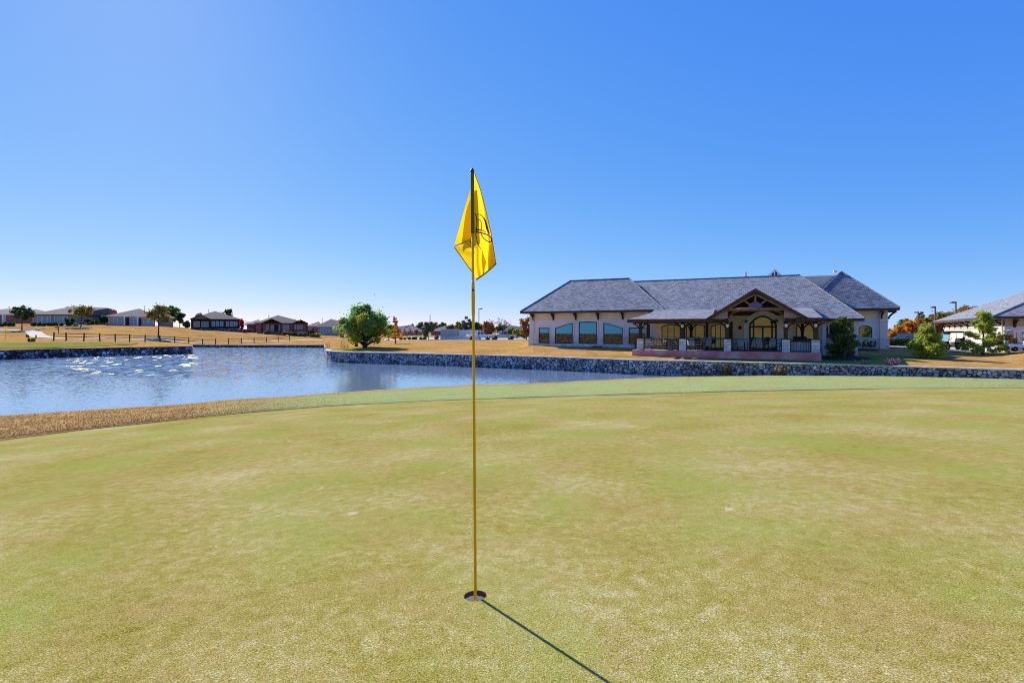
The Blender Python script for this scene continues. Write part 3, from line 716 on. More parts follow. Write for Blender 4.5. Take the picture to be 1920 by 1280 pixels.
PY = HY
stick = thing('flagstick', 'thin yellow flagstick with a limp yellow flag, standing in the hole', 'flagstick', (HX, HY, 0))
def SP(px, py, dy=0.0):
    d = PY + dy; return Vector((sx(px, d) - HX, dy, hz(py, d)))
def pole_px(y): return 885.4 + (y - 316) * (891.3 - 885.4) / (1118 - 316)
U = PY / F                                              # metres per photo pixel at the stick
mb = MB()
def sp_(y): return SP(pole_px(y), y)
mb.tube([SP(891.5, 1160), sp_(1118), sp_(900), sp_(600), sp_(592)], [3.1 * U, 2.9 * U, 2.75 * U, 2.55 * U, 2.55 * U], 14)
mb.build('shaft', 'stick_yellow', stick, True)
mb = MB(); mb.tube([sp_(594), sp_(586), sp_(555), sp_(532), sp_(526)], [2.6 * U, 3.3 * U, 3.4 * U, 3.0 * U, 2.3 * U], 14)
fer = mb.build('ferrule', 'stick_yellow', stick, True)
mb = MB(); p = SP(pole_px(544), 544, -.0085); mb.lathe([(2.2 * U, 0), (2.2 * U, .002), (.6 * U, .0025)], 14, (0, 0, 0))
hub = mb.build('rivet', 'hub_blue', fer, True); hub.location = p; hub.rotation_euler = (math.pi / 2, 0, 0)
mb = MB(); mb.tube([sp_(527), sp_(436)], [2.3 * U, 2.3 * U], 14); mb.build('upper_shaft', 'stick_yellow', stick, True)
mb = MB(); mb.tube([sp_(324), sp_(320), sp_(316.5), sp_(315.2)], [3.7 * U, 3.6 * U, 2.4 * U, .6 * U], 14); mb.build('cap', 'stick_cap', stick, True)
mb = MB(); mb.tube([sp_(438), sp_(436), sp_(380), sp_(326), sp_(324)], [2.6 * U, 3.6 * U, 3.5 * U, 3.5 * U, 3.4 * U], 14); mb.build('sleeve', 'flag_sleeve', stick, True)
# flag cloth hanging in folds: two sheets meeting at the left fold
def poly_at(pts, f):
    tt = np.linspace(0, 1, len(pts)); return float(np.interp(f, tt, [p[0] for p in pts])), float(np.interp(f, tt, [p[1] for p in pts]))
L_ = [(887.5, 327), (887, 365), (887, 400), (887, 438), (886, 475), (886.5, 503), (892.8, 525)]
R_ = [(890.5, 327), (901.5, 358), (908, 384), (912.5, 402), (921.5, 442), (926, 470), (930, 495.5)]
def fdep(f, s):     # depth of the front sheet behind the stick
    w = .012 + .05 * s * (0.25 + f) + .016 * math.sin(s * 9.0 + 2.2 * f) * f + .006 * math.sin(s * 21 + 5 * f) * f
    return w
def flag_front(f, s, lift=0.0):
    a, b = poly_at(L_, f), poly_at(R_, f); bow = 1.6 * math.sin(math.pi * s) * f
    return SP(a[0] * (1 - s) + b[0] * s, a[1] * (1 - s) + b[1] * s + bow, fdep(f, s) - lift)
flag_mb = MB(); vs, fs = [], []; n1, n2 = 40, 28
for a in range(n1 + 1):
    for b in range(n2 + 1): vs.append(flag_front(a / n1, b / n2))
for a in range(n1):
    for b in range(n2): fs.append((a * (n2 + 1) + b, a * (n2 + 1) + b + 1, (a + 1) * (n2 + 1) + b + 1, (a + 1) * (n2 + 1) + b))
flag_mb.add(vs, fs)
def tri_sheet(P0, P1, P2, dep, nn=18, bow=0.0):
    vs, fs, ix = [], [], {}
    for a in range(nn + 1):
        for b in range(nn + 1 - a):
            u_, v_ = a / nn, b / nn; w_ = 1 - u_ - v_
            q = SP(P0[0] * w_ + P1[0] * u_ + P2[0] * v_, P0[1] * w_ + P1[1] * u_ + P2[1] * v_, dep(u_, v_, w_)); ix[a, b] = len(vs); vs.append(q)
    for a in range(nn):
        for b in range(nn - a):
            fs.append((ix[a, b], ix[a + 1, b], ix[a, b + 1]))
            if a + b < nn - 1: fs.append((ix[a + 1, b], ix[a + 1, b + 1], ix[a, b + 1]))
    flag_mb.add(vs, fs)
# lower left: the flag's corner turned to the front
tri_sheet((851.7, 463.5), (888.5, 446), (887.5, 513), lambda u, v, w: .020 + .030 * w + .008 * math.sin(7 * (u - v)))
# upper left: the back sheet, in the shade of the fold
tri_sheet((882.5, 352), (852.2, 459.5), (888.5, 447), lambda u, v, w: .045 + .030 * u + .012 * math.sin(5 * u + 2 * v))
tri_sheet((882.5, 352), (888.5, 447), (888.5, 352), lambda u, v, w: .045 + .012 * math.sin(2 * u))
tri_sheet((882.7, 357), (853.5, 458.0), (888.5, 446), lambda u, v, w: .062 + .034 * u)      # second layer of the folded cloth, added to block light from behind
tri_sheet((912.5, 402), (929.4, 495), (909, 510), lambda u, v, w: .085 + .04 * u)  # this and the next two: unseen back layers added to darken the folds
tri_sheet((909, 510), (929.4, 495), (911, 470), lambda u, v, w: .095 + .02 * u)
tri_sheet((898, 462), (909, 489), (896, 521), lambda u, v, w: .055 + .01 * u)
flag = flag_mb.build('flag', 'flag_cloth', stick, True, fix=False)
# hems
mb = MB()
def hem(pts, r=.9): mb.tube(pts, r * U, 5)
hem([flag_front(1, s / 20, .001) + Vector((0, 0, .8 * U)) for s in range(21)], 1.7)
hem([flag_front(f / 20, 1.0) for f in range(21)], .8)
hem([SP(851.7 + (887.5 - 851.7) * k / 8, 463.5 + (513 - 463.5) * k / 8, .05 - .03 * k / 8) for k in range(9)], .9)
hem([SP(851.9 + (886.5 - 851.9) * k / 8, 462 + (446.6 - 462) * k / 8, .05 - .025 * k / 8) for k in range(9)], .8)
mb.build('hem', 'flag_hem', flag, True)
# printed emblem: script monogram and lettering, following the cloth
def zpx(pts, oy): return [(840 + x / 9.14, oy + y / 9.14) for x, y in pts]
def inv_front(px, py):
    f, s = .5, .5
    for _ in range(30):
        a, b = poly_at(L_, f), poly_at(R_, f); s = min(1, max(0, (px - a[0]) / max(.5, b[0] - a[0])))
        yy = a[1] * (1 - s) + b[1] * s + 1.6 * math.sin(math.pi * s) * f
        f = min(1, max(0, f + (py - yy) / 190.0))
    return f, s
def smooth_pts(pts, k=6):
    out = []
    P = [pts[0]] + list(pts) + [pts[-1]]
    for i in range(1, len(P) - 2):
        p0, p1, p2, p3 = (np.array(P[j], float) for j in (i - 1, i, i + 1, i + 2))
        for q in range(k):
            t_ = q / k; out.append(.5 * (2 * p1 + (p2 - p0) * t_ + (2 * p0 - 5 * p1 + 4 * p2 - p3) * t_ * t_ + (3 * p1 - p0 - 3 * p2 + p3) * t_ ** 3))
    out.append(np.array(pts[-1], float)); return out
emb = MB()
def stroke(pts, w):
    sp = smooth_pts(pts); n = len(sp); vs, fs = [], []
    for i, p in enumerate(sp):
        d = sp[min(i + 1, n - 1)] - sp[max(i - 1, 0)]; d = d / (np.hypot(*d) + 1e-6); nn = np.array((-d[1], d[0]))
        ww = float(np.interp(i / (n - 1), np.linspace(0, 1, len(w)), w)) * .68
        for sg in (1, -1):
            q = p + nn * ww * sg; f, s = inv_front(*q); v3 = flag_front(f, s, .0022)
            vs.append(v3)
    for i in range(n - 1): fs.append((i * 2, i * 2 + 1, i * 2 + 3, i * 2 + 2))
    emb.add(vs, fs)
stroke(zpx([(460, 815), (490, 900), (496, 1000), (486, 1100), (478, 1200), (497, 1290), (520, 1364), (568, 1440)], 310), [1.0, 1.6, 1.2, 1.2, 1.0, .8])
stroke(zpx([(497, 838), (545, 842), (600, 885), (640, 960), (670, 1080), (708, 1184)], 310), [.8, 1.0, 1.2, 2.2, 3.0, 1.2])
stroke(zpx([(510, 920), (550, 945), (577, 1000), (572, 1080), (566, 1160), (600, 1234), (660, 1290), (720, 1314), (746, 1290), (738, 1244), (690, 1198), (600, 1165), (470, 1135)], 310), [.8, 1.0, 1.1, 1.2, 1.5, 1.4, 1.9])
stroke(zpx([(470, 1098), (520, 1103), (590, 1118), (650, 1142)], 310), [2.2, 1.5, .6])
emb.build('emblem', 'logo_ink', flag, False, fix=False)
let = MB()
def flat_stroke(a, b, w, dy=.012):
    a, b = np.array(a, float), np.array(b, float); d = (b - a) / (np.hypot(*(b - a)) + 1e-6); nn = np.array((-d[1], d[0])) * w / 2
    let.add([SP(*(a + nn), dy), SP(*(a - nn), dy), SP(*(b - nn), dy), SP(*(b + nn), dy)], [(0, 1, 2, 3)])
# band edges and the slanted capitals between them: A K E S
o0, ux, uy = np.array((877.5, 452.5)), np.array((.70, .72)), np.array((.72, -.70))
def LP(x, y): return o0 + ux * x + uy * y
flat_stroke((873, 453), (885.5, 466.5), .7); flat_stroke((881, 451.5), (895, 467), .55)
G = {'A': [((0, 0), (1.6, 5)), ((1.6, 5), (3.2, 0)), ((.6, 1.8), (2.6, 1.8))], 'K': [((0, 0), (0, 5)), ((0, 2.2), (2.6, 5)), ((.8, 3), (2.8, 0))],
     'E': [((0, 0), (0, 5)), ((0, 0), (2.4, 0)), ((0, 2.5), (2, 2.5)), ((0, 5), (2.4, 5))], 'S': [((0, .4), (2, 0)), ((2, 0), (2.4, 1.6)), ((2.4, 1.6), (.2, 3.4)), ((.2, 3.4), (.6, 5)), ((.6, 5), (2.4, 4.6))]}
for k, ch in enumerate('AKES'):
    for a, b in G[ch]: flat_stroke(LP(2.0 + k * 4.6 + a[0], -.2 + a[1]), LP(2.0 + k * 4.6 + b[0], -.2 + b[1]), .75)
let.build('lettering', 'logo_ink', flag, False, fix=False)

# ------------------------------------------------------------------ clubhouse
CH = thing('clubhouse', 'long clubhouse with grey shingle roof, timber porch and stone base behind the pond', 'clubhouse', (10.6, 44, -.39), math.radians(-24))
def part(mb, name, mat, parent=CH, **kw): return mb.build(name, mat, parent, **kw)
def hip(u0, u1, v0, v1, ew, r0, r1, rw, th=.22, mats=('shingle_grey', 'dark_bronze', 'soffit'), name='roof', parent=CH, curve=0.0):
    """hip roof slab; r0,r1 ridge ends (u,v)"""
    mb = MB(); E = [(u0, v0), (u1, v0), (u1, v1), (u0, v1)]
    vs = [(u, v, ew) for u, v in E] + [(*r0, rw), (*r1, rw)]
    if abs(r0[1] - r1[1]) < abs(r0[0] - r1[0]): fs = [(0, 1, 5, 4), (1, 2, 5), (2, 3, 4, 5), (3, 0, 4)]
    else: fs = [(0, 1, 4), (1, 2, 5, 4), (2, 3, 5), (3, 0, 4, 5)]
    mb.add(vs, fs, 0)
    lo = [(u, v, ew - th) for u, v in E]
    mb.add([(u, v, ew) for u, v in E] + lo, [(0, 4, 5, 1), (1, 5, 6, 2), (2, 6, 7, 3), (3, 7, 4, 0)], 1)
    mb.add(lo, [(3, 2, 1, 0)], 2)
    o = mb.build(name, list(mats), parent, fix=False)
    # ridge caps
    rc = MB()
    ends = [(E[0], r0), (E[1], r1 if abs(r0[1] - r1[1]) < abs(r0[0] - r1[0]) else r0)]
    for e, r in ends: rc.tube([(e[0], e[1], ew + .02), (r[0], r[1], rw + .02)], .07, 5)
    rc.tube([(r0[0], r0[1], rw + .02), (r1[0], r1[1], rw + .02)], .08, 5)
    rc.build('ridge_cap', mats[0], o)
    return o
# walls ------------------------------------------------------------
def arch(u0, u1, w0, ws, wt, n=12):
    """closed outline of an opening with a segmental top: springing ws, crown wt"""
    pts = [(u0, w0), (u1, w0), (u1, ws)]
    for k in range(1, n):
        f = k / n; u = u1 + (u0 - u1) * f; pts.append((u, ws + (wt - ws) * (1 - (2 * f - 1) ** 2)))
    pts.append((u0, ws)); return pts
def loop_solid(mb, pts, v0, v1, mi=0): mb.prism([(u, v0, w) for u, w in pts], (0, v0, 0), (0, v1, 0), mi)
def ring(mb, outer, inner, v0, v1, mi=0):
    n = len(outer); vs = [(u, v0, w) for u, w in outer] + [(u, v0, w) for u, w in inner] + [(u, v1, w) for u, w in outer] + [(u, v1, w) for u, w in inner]; fs = []
    for k in range(n):
        q = (k + 1) % n; fs += [(k, q, n + q, n + k), (2 * n + k, 3 * n + k, 3 * n + q, 2 * n + q), (k, 2 * n + k, 2 * n + q, q), (n + k, n + q, 3 * n + q, 3 * n + k)]
    mb.add(vs, fs, mi)
def shrink(pts, t):
    cu = (min(p[0] for p in pts) + max(p[0] for p in pts)) / 2; cw = (min(p[1] for p in pts) + max(p[1] for p in pts)) / 2
    hu = (max(p[0] for p in pts) - min(p[0] for p in pts)) / 2; hw = (max(p[1] for p in pts) - min(p[1] for p in pts)) / 2
    return [(cu + (u - cu) * (hu - t) / hu, cw + (w - cw) * (hw - t) / hw) for u, w in pts]
def window(pts, v, blind=None, trim=.12, pane='glass_mirror', mull=0, parent=CH, name='window', trimmat='trim_white', fr=.06, bars=None):
    """frame sits proud of the wall at depth v; children: trim, pane, blind"""
    mb = MB(); ring(mb, pts, shrink(pts, fr), v - .06, v + .02); o = mb.build(name, 'dark_bronze', parent)
    u0, u1 = min(p[0] for p in pts), max(p[0] for p in pts); w0, w1 = min(p[1] for p in pts), max(p[1] for p in pts)
    if trim:
        top = [p for p in pts if p[1] > w0 + .01]
        big = shrink(pts, -trim); big = [(u, max(w, w0)) for u, w in big]
        m2 = MB(); ring(m2, big, pts, v - .10, v + .01); m2.build('trim', trimmat, o)
    m3 = MB(); loop_solid(m3, shrink(pts, fr * .8), v - .028, v - .012); m3.build('pane', pane, o)
    if blind is not None:
        ins = shrink(pts, fr)
        bp = [(u, max(w, blind)) for u, w in ins]; m4 = MB(); loop_solid(m4, bp, v - .040, v - .032); m4.build('blind', 'blind_teal', o)
    if mull:
        m5 = MB()
        for k in range(1, mull + 1):
            u = u0 + (u1 - u0) * k / (mull + 1); m5.b2((u - .03, v - .055, w0 + .03), (u + .03, v - .015, w1 - .12))
        m5.build('mullion', 'dark_bronze', o)
    return o
# left wing: v=7.1, u -12.65..0
WU0, WU1, WV = -12.65, .9, 7.1
mb = MB(); mb.b2((WU0, WV, 1.05), (WU1, WV + .25, 3.75)); mb.b2((WU0, WV + .25, 1.05), (WU0 + .25, 18.5, 3.75)); mb.b2((WU0, 18.25, -.4), (WU1, 18.5, 3.75)); mb.b2((WU1 - .25, WV + .25, 1.05), (WU1, 18.25, 3.75))
part(mb, 'wall', 'stucco_grey')
mb = MB(); mb.b2((WU0 + .02, WV - .02, 2.86), (WU1 - .02, WV + .005, 3.6)); part(mb, 'upper_wall_lightshade', 'stucco_tan')  # tan colour carries the warm bounce glow under the eaves
mb = MB(); mb.b2((WU0 - .10, WV - .10, -1.2), (WU1 - .1, WV + .25, .32)); mb.b2((WU0 - .10, WV + .25, -1.2), (WU0 + .2, 18.5, 1.05))
def pier(u0, u1): mb.b2((u0, WV - .10, .321), (u1, WV + .25, 1.05))
def wing_u(px):   # u on the wing front for a photo column
    k = (px - 960) / F; X0, Y0 = 10.6 + .4067 * WV, 44 + .9135 * WV
    return (k * Y0 - X0) / (.9135 + .4067 * k)
W1 = (wing_u(1010.5), wing_u(1031)); W2 = (wing_u(1041), wing_u(1074.5)); W3 = (wing_u(1085.5), wing_u(1120)); W4 = (wing_u(1131.5), wing_u(1168)); W5 = (wing_u(1179), wing_u(1213))
prev = WU0 - .10
for a, b in (W1, W2, W3, W4, W5):
    pier(prev, a - .03); prev = b + .03
if prev < WU1 - .1: pier(prev, WU1 - .1)
part(mb, 'stone_base', 'cut_stone')
mb = MB(); mb.b2((WU0 - .03, WV - .07, 2.72), (WU1, WV - .001, 2.855)); part(mb, 'trim_band', 'trim_white')
window([(W1[0], .33), (W1[1], .33), (W1[1], 2.0), (W1[0], 2.0)], WV, 1.45, .10, 'interior', fr=.10)
window([(W2[0], .33), (W2[1], .33), (W2[1], 2.50), (W2[1] - .7, 2.37), (W2[1] - 1.3, 2.18), (W2[0], 1.95)], WV, 1.36, .10, 'interior', fr=.10)
window([(W3[0], .33), (W3[1], .33), (W3[1], 2.60), ((W3[0] + W3[1]) / 2, 2.64), (W3[0], 2.60)], WV, 1.36, .10, 'interior', fr=.10)
window([(W4[0], .33), (W4[1], .33), (W4[1], 1.95), (W4[0] + 1.3, 2.18), (W4[0] + .7, 2.37), (W4[0], 2.50)], WV, 1.36, .10, 'interior', fr=.10)
window([(W5[0], .33), (W5[1], .33), (W5[1], 2.0), (W5[0], 2.0)], WV, 1.45, .10, 'interior', fr=.10)
def bracket(u, v, w_top, depth=.85, drop=.72, wd=.16, parent=CH, rz=None, name='bracket'):
    mb = MB(); mb.b2((u - wd / 2, v - .14, w_top - drop), (u + wd / 2, v - .002, w_top - .002))
    P = []
    for k in range(7):
        f = k / 6; P.append((u, v - .10 - depth * .8 * f, w_top - drop * .95 + drop * .78 * (f ** .55)))
    mb.tube(P, .075, 6)
    mb.b2((u - wd / 2, v - depth, w_top - .16), (u + wd / 2, v - .14, w_top - .02))
    return mb.build(name, 'wood_dark', parent)
for px in (1000.5, 1038, 1080, 1122, 1168): bracket(wing_u(px), WV, 3.52)
mb = MB(); u = wing_u(1001.5)
mb.tube([(u - .28, 6.25, 3.55), (u - .2, 6.4, 3.38), (u + .05, WV - .16, 3.05), (u + .05, WV - .16, -.5)], .055, 8); part(mb, 'downspout', 'paint_white', smooth=True)
mb = MB(); u = wing_u(1212); mb.tube([(u + .2, 6.3, 3.5), (u, WV - .2, 3.15), (u, WV - .2, -.3)], .055, 8); part(mb, 'downspout', 'paint_white', smooth=True)
mb = MB(); mb.tube([(-5.6, WV - .35, -.02), (-5.2, WV - .4, .06), (-4.8, WV - .35, 0), (-4.5, WV - .35, .05)], .05, 6); part(mb, 'hose', 'rubber', smooth=True)
hip(-13.4, 1.7, 6.2, 19.0, 3.75, (-9.72, 12.5), (-2.84, 12.5), 7.49)
# rear block between the roofs
mb = MB(); mb.b2((-4.5, 17.0, 3.5), (17.6, 20.5, 7.34)); part(mb, 'rear_wall', 'stucco_tan')
mb = MB(); mb.b2((-4.6, 16.9, 7.25), (17.7, 20.6, 7.42)); part(mb, 'parapet', 'trim_white')
# main block: v=4.8
MV, MU0, MU1 = 4.8, 1.0, 17.1
mb = MB(); mb.b2((MU0, MV, .95), (MU1, MV + .25, 3.0)); mb.b2((MU0, MV + .25, .95), (MU0 + .25, 8, 3.0)); mb.b2((MU1 - .25, MV + .25, .95), (MU1, 13, 2.9))
part(mb, 'wall', 'stucco_tan')
mb = MB(); loop_solid(mb, [(6.45, 3.001), (12.5, 3.001), (11.6, 3.5), (7.35, 3.5)], MV, MV + .25); part(mb, 'upper_wall_lightshade', 'wood_brown')  # dark brown painted in for the shadow above the entrance arch
mb = MB(); mb.b2((MU0 - .05, MV - .08, -1.3), (MU1 + .05, MV + .25, .95)); mb.b2((MU1 - .22, MV + .25, -1.3), (MU1 + .05, 13, .95)); part(mb, 'stone_base', 'cut_stone')
mb = MB(); mb.b2((MU0 - .07, MV - .12, .951), (MU1 + .07, MV - .001, 1.02)); part(mb, 'trim_band', 'trim_white')
# main roof
mb = MB(); e_ = 2.67
P = [(.3, 4.0, e_), (5.95, 4.0, e_), (9.48, 8.58, 4.96), (13.0, 4.0, e_), (17.5, 4.0, e_), (13.86, 13.0, 7.17), (-2.6, 13.0, 7.17), (.9, 6.5, 3.92)]
mb.add(P, [tuple(range(8))], 0); mb.add([(17.5, 4.0, e_), (17.5, 22, e_), (13.86, 13.0, 7.17)], [(0, 1, 2)], 0); mb.add([(17.5, 22, e_), (-2.6, 22, e_), (-2.6, 13.0, 7.17), (13.86, 13.0, 7.17)], [(0, 1, 2, 3)], 0)
F_ = [(.3, 4.0), (5.95, 4.0)], [(13.0, 4.0), (17.5, 4.0), (17.5, 22.0)]
for ch_ in F_:
    for (a, b), (c, d) in zip(ch_, ch_[1:]): mb.add([(a, b, e_), (a, b, e_ - .22), (c, d, e_ - .22), (c, d, e_)], [(0, 1, 2, 3)], 1)
mb.add([(13.0, 4.0, e_ - .22), (17.5, 4.0, e_ - .22), (17.5, 22, e_ - .22), (13.0, 22, e_ - .22)], [(3, 2, 1, 0)], 2); mb.add([(.3, 4.0, e_ - .22), (5.95, 4.0, e_ - .22), (5.95, 8, e_ - .22), (.3, 8, e_ - .22)], [(3, 2, 1, 0)], 2)
mb.add([(.3, 4.0, e_), (.3, 4.0, e_ - .22), (.3, 6.4, e_ - .22), (.9, 6.5, 3.92)], [(0, 3, 2, 1)], 1)
mr = mb.build('roof', ['shingle_grey', 'dark_bronze', 'soffit'], CH, fix=False)
mb = MB(); mb.tube([(-2.6, 13, 7.19), (13.86, 13, 7.19), (17.5, 4, 2.69)], .07, 5); mb.build('ridge_cap', 'shingle_grey', mr)
# porch roof (shallow), left and right of the gable
def sheet(P, th, name, mats):
    mb = MB(); n = len(P); mb.add(P, [tuple(range(n))], 0); lo = [(a, b, c - th) for a, b, c in P]
    mb.add(P + lo, [(k, n + k, n + (k + 1) % n, (k + 1) % n) for k in range(n)], 1); mb.add(lo, [tuple(range(n - 1, -1, -1))], 2)
    return mb.build(name, mats, CH, fix=False)
pr_m = ['shingle_grey', 'wood_brown', 'wood_dark']
sheet([(-.45, -.4, 2.66), (6.3, -.4, 2.66), (6.3, 5.9, 3.66), (1.3, 5.9, 3.66), (.4, 2.0, 3.05)], .05, 'porch_roof', pr_m)
sheet([(12.4, -.4, 2.66), (14.05, -.4, 2.66), (14.05, 5.9, 3.66), (12.4, 5.9, 3.66)], .05, 'porch_roof', pr_m)
mb = MB(); mb.b2((-.5, -.47, 2.38), (6.4, -.40, 2.64)); mb.b2((-.5, -.401, 2.38), (-.44, 4.7, 2.62)); part(mb, 'fascia', 'wood_brown')
mb = MB(); mb.b2((12.3, -.47, 2.38), (14.12, -.40, 2.64)); mb.b2((14.06, -.401, 2.38), (14.12, 4.0, 2.62)); part(mb, 'fascia', 'wood_brown')
mb = MB(); mb.b2((0, .3, 2.30), (7.45, .52, 2.60)); mb.b2((11.6, .3, 2.30), (14, .52, 2.60)); mb.b2((.2, .521, 2.30), (.42, 4.7, 2.60)); mb.b2((13.4, .521, 2.30), (13.62, 4.7, 2.60))
for u in (2.2, 4.4, 6.6, 8.8, 11.0): mb.b2((u, .521, 2.36), (u + .14, 4.7, 2.57))
part(mb, 'porch_beam', 'wood_dark')
# porch gable
GU, GW = 9.48, 4.98; gl, gr = 5.9, 13.06
mb = MB()
def gp(u, v, w): return (u, v, w)
for a in ((gl, gr),):
    th = .10
    P = [gp(gl, -.55, 2.67), gp(GU, -.55, GW), gp(gr, -.55, 2.67)]; B = [gp(gl, 9.2, 2.67), gp(GU, 9.2, GW), gp(gr, 9.2, 2.67)]
    mb.add([P[0], P[1], B[1], B[0]], [(0, 1, 2, 3)], 0); mb.add([P[1], P[2], B[2], B[1]], [(0, 1, 2, 3)], 0)
    lo = [(x, y, z - th) for x, y, z in P + B]
    mb.add([lo[0], lo[1], lo[4], lo[3]], [(3, 2, 1, 0)], 1); mb.add([lo[1], lo[2], lo[5], lo[4]], [(3, 2, 1, 0)], 1)
part(mb, 'gable_roof', ['shingle_grey', 'wood_dark'], fix=False)
mb = MB()
for s in (-1, 1):
    e = gl if s < 0 else gr
    mb.prism([(e, -.62, 2.68), (GU, -.62, GW + .01), (GU, -.62, GW - .26), (e + (.32 if s < 0 else -.32), -.62, 2.60)], (0, -.62, 0), (0, -.50, 0))
part(mb, 'barge_board', 'wood_brown')
mb = MB()
for s in (-1, 1):    # inner rafters, in lighter log wood
    mb.bar((GU + s * 2.35, -.44, 3.18), (GU + s * .05, -.44, GW - .46), .16, .14)
part(mb, 'rafter', 'wood_log')
mb = MB(); mb.tube([(7.35, -.35, 3.36), (11.6, -.35, 3.36)], .15, 9); part(mb, 'log_beam', 'wood_log', smooth=True)
mb = MB(); mb.tube([(GU, -.33, 3.75), (GU, -.33, GW - .3)], .10, 8)
for s in (-1, 1): mb.tube([(GU + s * .35, -.33, 3.72), (GU + s * 1.0, -.33, 4.22)], .085, 8)
part(mb, 'king_post', 'wood_log', smooth=True)
mb = MB(); pts = [(GU - .5, 3.50)] + [(GU + .5 * math.cos(math.pi - math.pi * k / 14) * (1 if k % 2 else .9), 3.5 + .48 * math.sin(math.pi * k / 14) * (1 if k % 2 else .9)) for k in range(15)] + [(GU + .5, 3.50)]
loop_solid(mb, pts, -.40, -.30); part(mb, 'sunburst', 'fan_blue')
mb = MB()
for s, e in ((-1, gl), (1, gr)):
    a = GU + s * 2.0
    mb = MB(); mb.prism([(e - s * .30, -.30, 2.66), (a, -.30, 2.66), (a, -.30, GW - abs(a - GU) * (GW - 2.67) / (GU - gl) - .12)], (0, -.30, 0), (0, -.2, 0)); part(mb, 'board_infill', 'boards')
mb = MB(); loop_solid(mb, [(7.3, 3.501), (11.65, 3.501), (GU, 4.80)], MV - .05, MV + .2); part(mb, 'gable_void_shade', 'wood_dark')  # dark sheet stands in for the shaded void behind the truss
# posts
def porch_post(u, v, arms=(-1, 1), lamp=False, log='wood_dark', top=2.32):
    mb = MB(); mb.b2((u - .27, v - .27, 0), (u + .27, v + .27, .98)); o = mb.build('porch_post', 'cut_stone', CH)
    m2 = MB(); m2.b2((u - .32, v - .32, .981), (u + .32, v + .32, 1.07)); m2.build('pedestal_cap', 'dark_bronze', o)
    m3 = MB(); m3.b2((u - .125, v - .125, 1.071), (u + .125, v + .125, top)); m3.build('timber', log, o)
    m4 = MB()
    for s in arms:
        P = [(u + s * (.10 + .55 * (1 - math.cos(a * math.pi / 16))), v, 1.66 + .62 * math.sin(a * math.pi / 16)) for a in range(9)]
        m4.tube(P, .065, 6)
    if arms: m4.build('knee_brace', log, o, smooth=True)
    if lamp:
        m5 = MB(); m5.lathe([(.03, .0), (.11, .05), (.13, .2), (.10, .28), (.02, .33)], 10, (u, v - .24, 1.92)); m5.build('lantern', 'lamp_globe', o, smooth=True)
        m6 = MB(); m6.lathe([(.14, .0), (.10, .06), (.02, .12)], 10, (u, v - .24, 2.24)); m6.b2((u - .02, v - .26, 2.20), (u + .02, v - .12, 2.24)); m6.build('lantern_hood', 'iron', o)
    return o
def front_u(px, v=.45):
    k = (px - 960) / F; X0, Y0 = 10.6 + .4067 * v, 44 + .9135 * v
    return (k * Y0 - X0) / (.9135 + .4067 * k)
PU = [front_u(1201), front_u(1280), front_u(1364), front_u(1473.5), front_u(1528.5)]
porch_post(PU[0], .45); porch_post(PU[1], .45, lamp=True); porch_post(PU[2], .45, (-1,), True, 'wood_brown'); porch_post(PU[3], .45, (1,), True, 'wood_brown'); porch_post(PU[4], .45, (-1, 1), True, 'wood_brown')
porch_post(.55, 4.2, (), False); 
for s, u in ((1, PU[2]), (-1, PU[3])):
    mb = MB(); mb.b2((u - .13, .34, 2.32), (u + .13, .56, 3.3)); gb = part(mb, 'gable_post', 'wood_brown')
    mb = MB(); mb.tube([(u + s * (.10 + .75 * (1 - math.cos(a * math.pi / 16))), .2, 2.5 + .75 * math.sin(a * math.pi / 16)) for a in range(9)], .08, 6); mb.build('gable_brace', 'wood_log', gb)
for u in (3.6, 5.6, 7.6): mb = MB(); mb.b2((u, 4.0, 0), (u + .22, 4.22, 2.45)); part(mb, 'inner_post', 'wood_dark')
# railing bays
def railing(a, b, v=.42, axis='u'):
    mb = MB()
    L = b - a; n = max(3, int(L / .13))
    def P(s, w): return (a + s, v, w) if axis == 'u' else (v, a + s, w)
    mb.bar(P(0, 1.0), P(L, 1.0), .05, .04); mb.bar(P(0, .10), P(L, .10), .035, .03); mb.bar(P(0, .90), P(L, .90), .03, .03)
    for k in range(n + 1): mb.bar(P(L * k / n, .10), P(L * k / n, .99), .015)
    for s in (0.02, L - .02): mb.bar(P(s, 0), P(s, 1.05), .05)
    part(mb, 'railing', 'iron')
for i in range(4): railing(PU[i] + .30, PU[i + 1] - .30)
railing(-.02, PU[0] - .3); railing(.75, 4.0, -.02, 'v'); railing(.6, 4.6, 13.75, 'v')
# slab
mb = MB(); mb.b2((-.15, -.12, -1.35), (13.98, MV - .081, 0)); part(mb, 'terrace_slab', 'terrace_red')
mb = MB(); mb.b2((-.12, -.09, .0), (13.95, MV - .09, .012)); part(mb, 'terrace_floor', 'concrete')
# openings in the main wall
def main_u(px):
    k = (px - 960) / F; X0, Y0 = 10.6 + .4067 * MV, 44 + .9135 * MV
    return (k * Y0 - X0) / (.9135 + .4067 * k)
a, b = main_u(1241), main_u(1276); window(arch(a, b, .30, 2.05, 2.25), MV - .09, None, 0, 'glass_mirror', 2)
a, b = main_u(1286.5), main_u(1321); window(arch(a, b, .30, 2.15, 2.28), MV - .09, None, 0, 'glass_mirror', 1)
a, b = main_u(1333), main_u(1369); o = window(arch(a, b, .03, 2.05, 2.26), MV - .09, None, 0, 'glass_mirror', 3, name='door')
